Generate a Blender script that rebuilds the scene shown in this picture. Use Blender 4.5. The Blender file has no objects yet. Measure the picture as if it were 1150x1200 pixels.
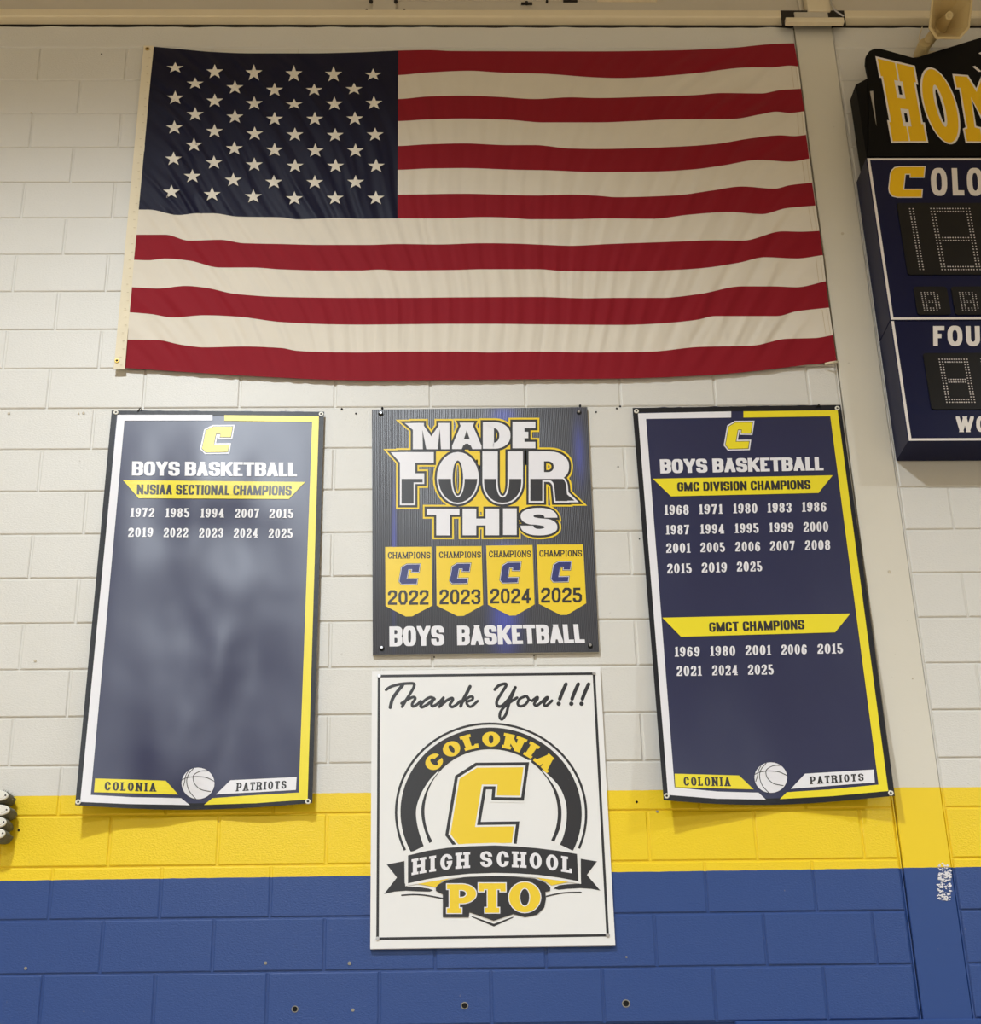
import bpy, bmesh, math, random
import numpy as np
from mathutils import Matrix, Vector, noise
from mathutils.geometry import tessellate_polygon

# ------------------------------------------------------------------ camera
scene = bpy.context.scene
Z0 = 6.85                     # height of the top course line above the gym floor
W_IMG, H_IMG = 1150.0, 1200.0
F, CX, CZ, CD, YAW, PITCH, ROLL, PY, PX = (1300.0, 1.66131, -5.29849 + Z0, 3.97356,
                                           0.016033, 0.2793475, -0.0151154, 1040.037, 540.592)
_f = np.array([math.sin(YAW)*math.cos(PITCH), math.cos(YAW)*math.cos(PITCH), math.sin(PITCH)])
_r0 = np.array([math.cos(YAW), -math.sin(YAW), 0.0]); _u0 = np.cross(_r0, _f)
RT = math.cos(ROLL)*_r0 + math.sin(ROLL)*_u0
UP = -math.sin(ROLL)*_r0 + math.cos(ROLL)*_u0
FW = _f
cam_d = bpy.data.cameras.new('camera'); cam = bpy.data.objects.new('camera', cam_d)
scene.collection.objects.link(cam); scene.camera = cam
cam_d.sensor_fit = 'HORIZONTAL'; cam_d.sensor_width = 36.0
cam_d.lens = F/W_IMG*36.0
cam_d.shift_x = (W_IMG/2 - PX)/W_IMG
cam_d.shift_y = (PY - H_IMG/2)/W_IMG
m = Matrix.Identity(4)
for i in range(3):
    m[i][0], m[i][1], m[i][2] = RT[i], UP[i], -FW[i]
m[0][3], m[1][3], m[2][3] = CX, -CD, CZ
cam.matrix_world = m

# ------------------------------------------------------------------ light
scene.view_settings.view_transform = 'Standard'; scene.view_settings.look = 'None'
scene.view_settings.gamma = 1.0; scene.view_settings.use_curve_mapping = False
scene.view_settings.exposure = 0.0
world = bpy.data.worlds.new('world'); scene.world = world; world.use_nodes = True
world.node_tree.nodes['Background'].inputs[0].default_value = (1.0, 0.93, 0.82, 1)
world.node_tree.nodes['Background'].inputs[1].default_value = 0.05

def spot(x, y, z, power, size=118, blend=0.42, col=(0.875, 0.945, 1.0)):
    d = bpy.data.lights.new('high_bay_lamp', 'SPOT'); d.energy = power; d.color = col
    d.spot_size = math.radians(size); d.spot_blend = blend; d.shadow_soft_size = 0.17
    o = bpy.data.objects.new('high_bay_lamp', d); scene.collection.objects.link(o)
    o.location = (x, y, z); return o                      # a spot looks straight down by default
LZ = Z0 + 1.38
for lx in (-8.6, 0.05, 8.7):
    spot(lx, -4.0, LZ, 1200, 139.5, 0.62)
for ly in (-10.0, -16.0, -22.0):
    for lx in (-8.6, 0.05, 8.7):
        spot(lx, ly, LZ, 1260, 142, 0.45)

def at(u, v, D=0.0):
    """point seen at photo pixel (u, v) on the plane D metres in front of the wall"""
    dr = FW + RT*(u-PX)/F - UP*(v-PY)/F
    t = (CD - D)/dr[1]
    return Vector((CX + dr[0]*t, -D, CZ + dr[2]*t))

# ------------------------------------------------------------------ materials
def lin(c):
    return tuple(((x/255)/12.92 if x/255 <= .04045 else ((x/255+.055)/1.055)**2.4) for x in c) + (1.0,)

def nt(mat):
    mat.use_nodes = True; return mat.node_tree, mat.node_tree.nodes, mat.node_tree.links

def simple(name, rgb, rough=0.6, spec=0.4, metal=0.0, var=0.06, scale=9.0, bump=0.0, bscale=120.0, sheen=0.0, lowv=0.0):
    mt = bpy.data.materials.new(name); t, n, l = nt(mt); b = n['Principled BSDF']
    c = lin(rgb)
    tc = n.new('ShaderNodeNewGeometry')
    no = n.new('ShaderNodeTexNoise'); no.inputs['Scale'].default_value = scale; no.inputs['Detail'].default_value = 5
    l.new(tc.outputs['Position'], no.inputs['Vector'])
    mx = n.new('ShaderNodeMix'); mx.data_type = 'RGBA'
    mx.inputs['A'].default_value = tuple(x*(1-var) for x in c[:3])+(1,)
    mx.inputs['B'].default_value = tuple(min(1, x*(1+var)) for x in c[:3])+(1,)
    l.new(no.outputs['Fac'], mx.inputs['Factor']); l.new(mx.outputs['Result'], b.inputs['Base Color'])
    b.inputs['Roughness'].default_value = rough; b.inputs['Metallic'].default_value = metal
    b.inputs['Specular IOR Level'].default_value = spec
    if sheen: b.inputs['Sheen Weight'].default_value = sheen
    if bump:
        nb = n.new('ShaderNodeTexNoise'); nb.inputs['Scale'].default_value = bscale; nb.inputs['Detail'].default_value = 3
        l.new(tc.outputs['Position'], nb.inputs['Vector'])
        bp = n.new('ShaderNodeBump'); bp.inputs['Strength'].default_value = bump; bp.inputs['Distance'].default_value = 0.003
        l.new(nb.outputs['Fac'], bp.inputs['Height']); l.new(bp.outputs['Normal'], b.inputs['Normal'])
    return mt

ZY = Z0 - 18.585*0.2032       # paint line white / yellow
ZB = Z0 - 20.235*0.2032       # paint line yellow / blue
def paint(name, smooth=False, white=(225, 223, 218)):
    mt = bpy.data.materials.new(name); t, n, l = nt(mt); b = n['Principled BSDF']
    g = n.new('ShaderNodeNewGeometry'); sp = n.new('ShaderNodeSeparateXYZ'); l.new(g.outputs['Position'], sp.inputs[0])
    def math_(op, a, bb):
        q = n.new('ShaderNodeMath'); q.operation = op
        for i, v in enumerate((a, bb)):
            if isinstance(v, (int, float)): q.inputs[i].default_value = v
            else: l.new(v, q.inputs[i])
        return q.outputs[0]
    wob = n.new('ShaderNodeTexNoise'); wob.inputs['Scale'].default_value = 25; l.new(g.outputs['Position'], wob.inputs['Vector'])
    zz = math_('ADD', sp.outputs['Z'], math_('MULTIPLY', wob.outputs['Fac'], 0.004))
    zt = math_('SUBTRACT', zz, math_('MULTIPLY', sp.outputs['X'], 0.0038))
    isY = math_('LESS_THAN', zz, ZY); isB = math_('LESS_THAN', zt, ZB)
    pn = n.new('ShaderNodeTexNoise'); pn.inputs['Scale'].default_value = 3.0; pn.inputs['Detail'].default_value = 6
    l.new(g.outputs['Position'], pn.inputs['Vector'])
    m0 = n.new('ShaderNodeMix'); m0.data_type = 'RGBA'
    w = lin(white)
    m0.inputs['A'].default_value = (w[0]*.93, w[1]*.925, w[2]*.90, 1); m0.inputs['B'].default_value = w
    l.new(pn.outputs['Fac'], m0.inputs['Factor'])
    m1 = n.new('ShaderNodeMix'); m1.data_type = 'RGBA'; l.new(isY, m1.inputs['Factor'])
    l.new(m0.outputs['Result'], m1.inputs['A']); m1.inputs['B'].default_value = lin((246, 212, 26))
    m2 = n.new('ShaderNodeMix'); m2.data_type = 'RGBA'; l.new(isB, m2.inputs['Factor'])
    l.new(m1.outputs['Result'], m2.inputs['A']); m2.inputs['B'].default_value = lin((42, 73, 136))
    # small scuffs and pits of dirt
    dn = n.new('ShaderNodeTexNoise'); dn.inputs['Scale'].default_value = 40; dn.inputs['Detail'].default_value = 2
    l.new(g.outputs['Position'], dn.inputs['Vector'])
    cr = n.new('ShaderNodeValToRGB'); cr.color_ramp.elements[0].position = .74; cr.color_ramp.elements[1].position = .80
    cr.color_ramp.elements[0].color = (0, 0, 0, 1); cr.color_ramp.elements[1].color = (.35, .35, .35, 1)
    l.new(dn.outputs['Fac'], cr.inputs['Fac'])
    m3 = n.new('ShaderNodeMix'); m3.data_type = 'RGBA'; l.new(cr.outputs['Color'], m3.inputs['Factor'])
    l.new(m2.outputs['Result'], m3.inputs['A']); m3.inputs['B'].default_value = lin((150, 140, 125))
    l.new(m3.outputs['Result'], b.inputs['Base Color'])
    b.inputs['Roughness'].default_value = 0.42; b.inputs['Specular IOR Level'].default_value = 0.45
    # masonry texture: coarse pits + fine grain
    n1 = n.new('ShaderNodeTexNoise'); n1.inputs['Scale'].default_value = 150 if not smooth else 30
    n1.inputs['Detail'].default_value = 5; n1.inputs['Roughness'].default_value = .6
    st = n.new('ShaderNodeMapping'); st.inputs['Scale'].default_value = (.7, 1, 1.15); l.new(g.outputs['Position'], st.inputs['Vector'])
    l.new(st.outputs['Vector'], n1.inputs['Vector'])
    bp = n.new('ShaderNodeBump'); bp.inputs['Strength'].default_value = .55 if not smooth else .12
    bp.inputs['Distance'].default_value = .0032
    l.new(n1.outputs['Fac'], bp.inputs['Height']); l.new(bp.outputs['Normal'], b.inputs['Normal'])
    return mt

M = {}
M['paint'] = paint('painted_masonry'); M['paint_smooth'] = paint('painted_concrete', True, (226, 221, 208))
M['caulk'] = simple('joint_sealant', (205, 195, 175), .8, var=.25, scale=60, bump=.8, bscale=90)
M['trim'] = simple('trim_paint', (232, 218, 188), .5, var=.05, bump=.15, bscale=30)
M['beam'] = simple('beam_paint', (205, 196, 180), .6, var=.10, scale=2.5, bump=.2, bscale=40)
M['dark'] = simple('dark_steel_and_shade', (40, 34, 28), .8)  # dark steel parts, and painted shade in the ledge gap and notch
M['hole'] = simple('hole_black', (10, 10, 10), .9)
M['chip'] = simple('bare_block_chip', (150, 146, 135), .9, var=.2, scale=80)
M['red'] = simple('red_nylon', (140, 14, 32), .75, .2, var=.05, sheen=.06, bump=.2, bscale=500)
M['cream'] = simple('cream_nylon', (226, 218, 204), .75, .2, var=.04, sheen=.06, bump=.2, bscale=500)
M['navycloth'] = simple('navy_nylon', (7, 9, 42), .5, .22, var=.08, bump=.2, bscale=500)
M['starwhite'] = simple('star_cotton', (236, 230, 218), .8, .2, var=.05, bump=.5, bscale=400)
M['canvas'] = simple('header_canvas', (235, 224, 198), .8, .2, var=.05, bump=.3, bscale=300)
M['stitch'] = simple('stitch_thread', (205, 190, 160), .8, .1)
M['brass'] = simple('brass', (190, 160, 90), .35, .5, 1.0)
M['steel'] = simple('zinc_steel', (205, 205, 208), .35, .5, 1.0)
M['gromwhite'] = simple('grommet_white', (236, 234, 224), .4, .5)
M['vinyl'] = simple('navy_vinyl', (27, 32, 74), .43, .66, var=.04, scale=4, bump=.03, bscale=500)
M['hem'] = simple('black_hem_vinyl', (17, 18, 26), .48, .4, var=.1, scale=30, bump=.3, bscale=60)
M['pwhite'] = simple('white_print', (238, 237, 243), .42, .5, var=.01)
M['pyellow'] = simple('yellow_print', (244, 226, 40), .42, .5, var=.01)
M['pgold'] = simple('gold_print', (246, 212, 48), .4, .5, var=.01)
M['pdark'] = simple('charcoal_print', (42, 42, 46), .42, .5, var=.02)
M['pnavy'] = simple('navy_print', (30, 34, 62), .42, .5, var=.02)
M['pblue'] = simple('royal_print', (52, 58, 120), .4, .5, var=.3, scale=60)
M['board_white'] = simple('white_plastic_sheet', (240, 240, 240), .45, .5, var=.01)
M['board_edge'] = simple('plastic_sheet_edge', (176, 172, 160), .6, var=.05)
M['cab_navy'] = simple('scoreboard_navy', (7, 13, 54), .42, .25, var=.04)
M['cab_black'] = simple('scoreboard_black', (5, 5, 7), .6, .15, var=.05)
M['lens'] = simple('smoked_panel', (15, 15, 17), .4, .3, var=.03)
M['led'] = simple('unlit_led', (212, 205, 205), .4, .5, var=.1, scale=200)
M['signyellow'] = simple('sign_yellow', (246, 196, 10), .45, .4, var=.01)
M['signwhite'] = simple('sign_white', (236, 230, 226), .45, .4, var=.01)
M['horn'] = simple('beige_horn_plastic', (206, 184, 134), .38, .5, var=.04)
M['fabricgrey'] = simple('grey_wrap', (112, 112, 100), .9, .2, var=.35, scale=60, bump=1, bscale=200)
M['blackplastic'] = simple('black_plastic', (16, 16, 16), .5)
M['wood'] = simple('maple_floor', (184, 164, 134), .35, .5, var=.15, scale=3)
M['ceil'] = simple('ceiling_paint', (196, 186, 165), .8)

def coroplast():
    mt = bpy.data.materials.new('corrugated_black_plastic'); t, n, l = nt(mt); b = n['Principled BSDF']
    g = n.new('ShaderNodeNewGeometry'); sp = n.new('ShaderNodeSeparateXYZ'); l.new(g.outputs['Position'], sp.inputs[0])
    def mm(op, a, bb=0.0):
        q = n.new('ShaderNodeMath'); q.operation = op
        for i, v in enumerate((a, bb)):
            if isinstance(v, (int, float)): q.inputs[i].default_value = v
            else: l.new(v, q.inputs[i])
        return q.outputs[0]
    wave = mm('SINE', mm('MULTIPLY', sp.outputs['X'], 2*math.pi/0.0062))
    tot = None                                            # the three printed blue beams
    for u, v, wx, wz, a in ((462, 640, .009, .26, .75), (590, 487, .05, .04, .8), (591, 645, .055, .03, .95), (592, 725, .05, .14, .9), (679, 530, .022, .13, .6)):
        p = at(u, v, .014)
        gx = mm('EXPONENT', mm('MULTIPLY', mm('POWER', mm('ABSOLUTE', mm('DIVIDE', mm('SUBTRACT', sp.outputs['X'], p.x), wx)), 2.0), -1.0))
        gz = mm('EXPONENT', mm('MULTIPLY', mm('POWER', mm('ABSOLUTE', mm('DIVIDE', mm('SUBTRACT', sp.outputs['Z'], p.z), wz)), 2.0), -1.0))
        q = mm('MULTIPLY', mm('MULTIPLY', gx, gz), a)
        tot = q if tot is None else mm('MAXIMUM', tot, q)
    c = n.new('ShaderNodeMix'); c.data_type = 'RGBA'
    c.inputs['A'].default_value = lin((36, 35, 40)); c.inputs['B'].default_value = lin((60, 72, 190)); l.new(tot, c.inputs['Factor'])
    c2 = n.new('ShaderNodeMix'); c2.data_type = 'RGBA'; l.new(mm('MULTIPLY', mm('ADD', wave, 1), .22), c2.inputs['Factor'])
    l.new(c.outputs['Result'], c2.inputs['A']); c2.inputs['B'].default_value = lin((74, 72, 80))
    l.new(c2.outputs['Result'], b.inputs['Base Color']); b.inputs['Roughness'].default_value = .36
    bp = n.new('ShaderNodeBump'); bp.inputs['Strength'].default_value = .35; bp.inputs['Distance'].default_value = .0008
    l.new(wave, bp.inputs['Height']); l.new(bp.outputs['Normal'], b.inputs['Normal'])
    return mt
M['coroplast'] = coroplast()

# ------------------------------------------------------------------ object helpers
col = scene.collection
def mesh_obj(name, verts, faces, mat, parent=None, smooth=False, mats=None, fm=None, label=None):
    me = bpy.data.meshes.new(name); me.from_pydata([tuple(v) for v in verts], [], faces)
    if mats:
        for q in mats: me.materials.append(q)
        me.polygons.foreach_set('material_index', fm)
    else: me.materials.append(mat)
    if smooth: me.polygons.foreach_set('use_smooth', [True]*len(me.polygons))
    me.update()
    o = bpy.data.objects.new(name, me); col.objects.link(o)
    if parent is not None:
        o.parent = parent; o.matrix_parent_inverse = Matrix.Translation(parent.location).inverted()
    if label: o['label'] = label
    return o
def empty(name, loc, label=None, cat=None, group=None, kind=None):
    o = bpy.data.objects.new(name, None); o.empty_display_size = .1; col.objects.link(o); o.location = loc
    if label: o['label'] = label
    if cat: o['category'] = cat
    if group: o['group'] = group
    if kind: o['kind'] = kind
    return o
def box(name, x0, x1, y0, y1, z0, z1, mat, parent=None, bev=0.0, kind=None):
    bm = bmesh.new(); bmesh.ops.create_cube(bm, size=1)
    for v in bm.verts:
        v.co = Vector((x0+(v.co.x+.5)*(x1-x0), y0+(v.co.y+.5)*(y1-y0), z0+(v.co.z+.5)*(z1-z0)))
    if bev: bmesh.ops.bevel(bm, geom=list(bm.edges), offset=bev, segments=1, affect='EDGES')
    me = bpy.data.meshes.new(name); bm.to_mesh(me); bm.free(); me.materials.append(mat)
    o = bpy.data.objects.new(name, me); col.objects.link(o)
    if parent is not None:
        o.parent = parent; o.matrix_parent_inverse = Matrix.Translation(parent.location).inverted()
    if kind: o['kind'] = kind
    return o
def disc(name, p, r, mat, parent, depth=.004, seg=14, rin=0.0):
    """a short disc or ring facing out of the wall, rim bevelled"""
    V, Fc = [], []
    prof = [(r, 0), (r, depth*.6), (r*.85, depth)] + ([(rin*1.15, depth), (rin, depth*.5), (rin, 0)] if rin else [(0.0, depth)])
    for (rr, d) in prof:
        for k in range(seg):
            a = 2*math.pi*k/seg; V.append((p.x+rr*math.cos(a), p.y-d, p.z+rr*math.sin(a)))
    for j in range(len(prof)-1):
        for k in range(seg):
            a, b = j*seg+k, j*seg+(k+1) % seg; Fc.append((a, b, b+seg, a+seg))
    return mesh_obj(name, V, Fc, mat, parent)

# ------------------------------------------------------------------ the room
H, B = 0.2032, 0.4064
XL, XR = -0.61, 4.42          # the stretch of wall laid block by block
CL, CR = 3.392, 3.572         # concrete column
wall = empty('wall_back', (1.6, 0, Z0-2.3), kind='structure')
REC = 0.0042
box('mortar_bed', XL, CL-.012, REC, .12, Z0-23*H, Z0+.126, M['paint'], wall)
box('mortar_bed', CR+.010, XR, REC, .12, Z0-23*H, Z0+.126, M['paint'], wall)
box('wall_panel', -12, XL, 0, .12, 0, 10, M['paint_smooth'], wall)
box('wall_panel', XR, 16, 0, .12, 0, 10, M['paint_smooth'], wall)
box('wall_panel', XL, XR, 0.01, .12, 0, Z0-23*H, M['paint_smooth'], wall)
box('wall_panel', XL, XR, 0.03, .12, Z0+.155, 10, M['beam'], wall)
box('gap_shade_strip', XL, XR,   .0035, .12, Z0+.126, Z0+.151, M['dark'], wall)  # solid dark strip painting the shade of the gap under the ledge
random.seed(4)
def block_mesh(w, h):
    g = .0042; bv = .0038
    o = [(g, g), (w-g, g), (w-g, h-g), (g, h-g)]; i = [(g+bv, g+bv), (w-g-bv, g+bv), (w-g-bv, h-g-bv), (g+bv, h-g-bv)]
    V = [(x, REC+.001, z) for x, z in o] + [(x, 0.0008, z) for x, z in o] + [(x, 0, z) for x, z in i]
    V[4:8] = [(x, .0022, z) for x, z in o]
    Fc = [(0, 1, 5, 4), (1, 2, 6, 5), (2, 3, 7, 6), (3, 0, 4, 7), (4, 5, 9, 8), (5, 6, 10, 9), (6, 7, 11, 10), (7, 4, 8, 11), (8, 9, 10, 11)]
    me = bpy.data.meshes.new('concrete_block'); me.from_pydata(V, [], Fc); me.materials.append(M['paint']); return me
cache = {}
def block(x0, x1, k):
    key = round(x1-x0, 4)
    if key not in cache: cache[key] = block_mesh(x1-x0, H)
    o = bpy.data.objects.new('concrete_block', cache[key]); col.objects.link(o); o.parent = wall
    o.location = (x0-wall.location.x, random.uniform(-.0007, .0005)-wall.location.y, Z0-(k+1)*H-wall.location.z)
    o.rotation_euler = (random.uniform(-.0015, .0015), 0, random.uniform(-.001, .001))
for k in range(23):
    off = 0.0 if k % 2 else 0.5
    js = [XL] + [B*(i+off) for i in range(-3, 10) if XL+.05 < B*(i+off) < CL-.012-.04] + [CL-.012]
    for a, b in zip(js, js[1:]): block(a, b, k)
    off2 = 3.788 if k % 2 == 0 else 3.788+.2032
    js = [CR+.010] + [off2+B*i for i in range(-1, 3) if CR+.06 < off2+B*i < XR-.04] + [XR]
    for a, b in zip(js, js[1:]): block(a, b, k)
# the low cut course under the ledge, rough along its top
def cut_course(x0, x1):
    V, Fc = [], []; n = int((x1-x0)/.02)
    for i in range(n+1):
        x = x0+(x1-x0)*i/n; top = Z0+.133+.006*noise.noise(Vector((x*9, 3, 1)))
        y = -.001+.0008*noise.noise(Vector((x*4, 0, 0)))
        V += [(x, y, Z0+.004), (x, y, top-.004), (x, y+.006, top), (x, .02, top), (x, .006, Z0)]
    for i in range(n):
        a = 5*i
        for j in range(3): Fc.append((a+j, a+5+j, a+6+j, a+1+j))
        Fc.append((a+4, a+9, a+5, a))
    return mesh_obj('cut_course', V, Fc, M['paint'], wall)
cut_course(XL, CL-.012); cut_course(CR+.010, XR)
# ragged sealant in the column joints
def sealant(x, w, seed):
    V, Fc = [], []; n = 260; za, zb = Z0-23*H, Z0+.13
    for i in range(n+1):
        z = za+(zb-za)*i/n; q = noise.noise(Vector((seed, z*14, 0))); q2 = noise.noise(Vector((seed+7, z*22, 0)))
        V += [(x-w/2+.0016*q, .006, z), (x-.002, -.0008+.0022*q2, z), (x+.002, -.0004+.0022*q, z), (x+w/2+.0016*q2, .006, z)]
    for i in range(n):
        for j in range(3): a = 4*i+j; Fc.append((a, a+1, a+5, a+4))
    return mesh_obj('joint_sealant', V, Fc, M['paint'], wall)
sealant(CL-.0085, .006, 3.1); sealant(CR+.006, .008, 9.4)
box('joint_backing', CL-.02, CR+.02, .016, .12, 0, 10, M['caulk'], wall)
box('column', CL, CR, -.003, .1, 0.0, Z0+.34, M['paint_smooth'], None, .002, 'structure')
bpy.data.objects['column'].name = 'trim_1'
# ledge along the top of the masonry: soffit and face
def ledge(name, x0, x1):
    e = empty(name, ((x0+x1)/2, 0, Z0+.15), kind='structure')
    box('ledge_board', x0, x1, -.038, .003, Z0+.147, Z0+.193, M['trim'], e, .003)
    box('ledge_bead', x0, x1, -.0395, -.036, Z0+.150, Z0+.1535, M['trim'], e, .001)
    return e
ledge('trim_2', -12, CL-.002); ledge('trim_3', CR+.012, 16)
# steel above the ledge
bolt_bits = empty('trim_4', (1.9, 0, Z0+.3), kind='structure')
def pbox(name, u0, v0, u1, v1, D0, D1, mat, parent, bev=0.0):
    a = at(u0, v0, D1); b = at(u1, v1, D1)
    return box(name, min(a.x, b.x), max(a.x, b.x), -D1, -D0, min(a.z, b.z), max(a.z, b.z), mat, parent, bev)
box('steel_channel', -12, 16, -.006, .03, Z0+.215, Z0+.50, M['beam'], bolt_bits)
pbox('angle_clip', 437, -8, 464, 13, .006, .022, M['beam'], bolt_bits, .002)
pbox('clip_foot', 426, 12.5, 476, 15.5, .006, .026, M['beam'], bolt_bits, .002)
for u, v, r in ((435, 3, .009), (464, 3, .009), (430, 14, .006), (474, 14, .006), (617, 5, .008), (641, 3, .006)):
    disc('steel_bolt', at(u, v, .022), r, M['dark'], bolt_bits, .012, 8)
pbox('dark_plate', 611, 2.5, 624, 4.5, .006, .012, M['dark'], bolt_bits)  # thin dark strip beside the bolt
pbox('splice_plate', 660, -6, 677, 1, .006, .014, M['dark'], bolt_bits)
pbox('splice_plate', 700, -6, 770, .5, .006, .014, M['trim'], bolt_bits)
pbox('grey_pad', 420, -9, 700, 1, .006, .010, M['beam'], bolt_bits)
# bearing notch over the column
notch = empty('trim_5', (at(953, 20).x, 0, at(953, 20).z), kind='structure')
pbox('notch_shade_plate', 915, 12, 992, 29, .034, .041, M['dark'], notch, .001)  # dark plate standing in for the shade inside the recess
pbox('bearing_plate', 921, 20, 990, 25.5, .041, .062, M['trim'], notch, .002)
pbox('packing_piece', 931, 14, 971, 20, .041, .047, M['beam'], notch, .001)
pbox('column_head', 944, -12, 974, 12.5, .006, .05, M['trim'], notch, .003)
pbox('conduit', 934, -12, 941, 12, .006, .02, M['beam'], notch, .003)
def tube(name, pts, r, mat, parent, seg=8):
    V, Fc = [], []
    P = [Vector(p) for p in pts]
    for i, p in enumerate(P):
        d = (P[min(i+1, len(P)-1)]-P[max(i-1, 0)]).normalized()
        a = d.cross(Vector((0, 1, 0.01))).normalized(); b = d.cross(a)
        for k in range(seg):
            t = 2*math.pi*k/seg; V.append(p+a*r*math.cos(t)+b*r*math.sin(t))
    for i in range(len(P)-1):
        for k in range(seg):
            q = i*seg+k; w = i*seg+(k+1) % seg; Fc.append((q, w, w+seg, q+seg))
    Fc.append(tuple(range(seg))[::-1]); Fc.append(tuple(range((len(P)-1)*seg, len(P)*seg)))
    return mesh_obj(name, V, Fc, mat, parent, True)
def smooth_pts(pts, n=6, closed=False):
    P = [np.array(p, float) for p in pts]; out = []
    N = len(P)
    for i in range(N-1 if not closed else N):
        if closed: a, b, c, d = P[i-1], P[i], P[(i+1) % N], P[(i+2) % N]
        else: a, b, c, d = P[max(i-1, 0)], P[i], P[i+1], P[min(i+2, N-1)]
        for k in range(n):
            t = k/n
            out.append(.5*((2*b)+(-a+c)*t+(2*a-5*b+4*c-d)*t*t+(-a+3*b-3*c+d)*t**3))
    if not closed: out.append(P[-1])
    return out
wp = smooth_pts([(973, -10), (974, 3), (978, 11), (984, 16), (989, 19)])
tube('wire', [at(p[0], p[1], .066) for p in wp], .004, M['steel'], notch)
# padded rail below the masonry on the right
pr = box('trim_6', at(861, 1196).x, 9.5, -.012, .01, Z0-23*H-1.2, at(1000, 1195.2, .012).z, M['paint_smooth'], None, .004, 'structure')
# rest of the gym
fl = box('floor', -12, 16, -26, .12, -.1, 0, M['wood'], None, 0, 'structure')
ce = box('ceiling', -12, 16, -26, .12, 10, 10.1, M['ceil'], None, 0, 'structure')
box('wall_left', -12.1, -12, -26, .12, 0, 10, M['paint_smooth'], None, 0, 'structure')
box('wall_right', 16, 16.1, -26, .12, 0, 10, M['paint_smooth'], None, 0, 'structure')
box('wall_front', -12, 16, -26.1, -26, 0, 10, M['paint_smooth'], None, 0, 'structure')

# anchor holes, screws and chips in the masonry
for u, v, r in ((345.7, 1182.6, .011), (544.6, 1178.5, .012), (733.8, 1176, .013)):
    p = at(u, v, .0); h = disc('anchor_hole', at(u, v, .001), r*1.15, M['chip'], wall, .0016, 11, r*.85)
    disc('hole_bottom', at(u, v, .0012), r, M['hole'], wall, .0008, 9)
for u, v, r, mk in ((400.7, 479.4, .005, 'hole'), (417.2, 484.7, .004, 'hole'), (698.7, 483, .004, 'hole'), (723, 478.8, .0045, 'hole'), (727, 476.3, .0045, 'hole'),
                    (724.6, 547, .003, 'hole'), (749.6, 631.7, .003, 'hole'), (10.4, 484.4, .006, 'caulk'), (92.2, 484.4, .004, 'caulk'), (97.9, 484, .006, 'caulk'),
                    (41.2, 774.5, .006, 'caulk'), (119, 63.4, .004, 'hole'), (36.5, 132.3, .005, 'caulk'), (22, 973, .0045, 'hole'), (746.4, 939.7, .005, 'hole'),
                    (770.4, 951, .005, 'chip'), (30, 1134.8, .006, 'chip'), (311.3, 1128.7, .006, 'chip'), (413.7, 1183.7, .006, 'chip'), (409.7, 1129, .007, 'chip'),
                    (734.3, 1121.6, .004, 'chip'), (987.6, 273.7, .007, 'caulk'), (1042.5, 670, .007, 'caulk'), (1070, 795, .004, 'caulk'), (509, 770, .003, 'hole'), (626, 768, .003, 'hole')):
    D = .0035 if CL < at(u, v).x < CR else .0012
    disc('old_screw_hole', at(u, v, D), r, M[mk], wall, .0012, 9)
# tape residue on the column
V, Fc = [], []; random.seed(11)
for i in range(260):
    v = random.uniform(1011, 1055); w = random.random()
    if w > .35 and not (1022 < v < 1033 or 1036 < v < 1042 or 1046 < v < 1055): continue
    u = random.uniform(1099.5, 1114.5) - (v-1033)*.02; s = random.uniform(.5, 1.7); a = random.uniform(0, 3.14)
    b = len(V)
    for k in range(5):
        t = a+k*1.2566; rr = s*random.uniform(.5, 1.1)
        V.append(at(u+rr*1.5*math.cos(t), v+rr*.8*math.sin(t), .0042+i*8e-6))
    Fc.append(tuple(range(b, b+5)))
tr = mesh_obj('tape_residue', V, Fc, M['pwhite'], wall); tr['kind'] = 'stuff'

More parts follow.
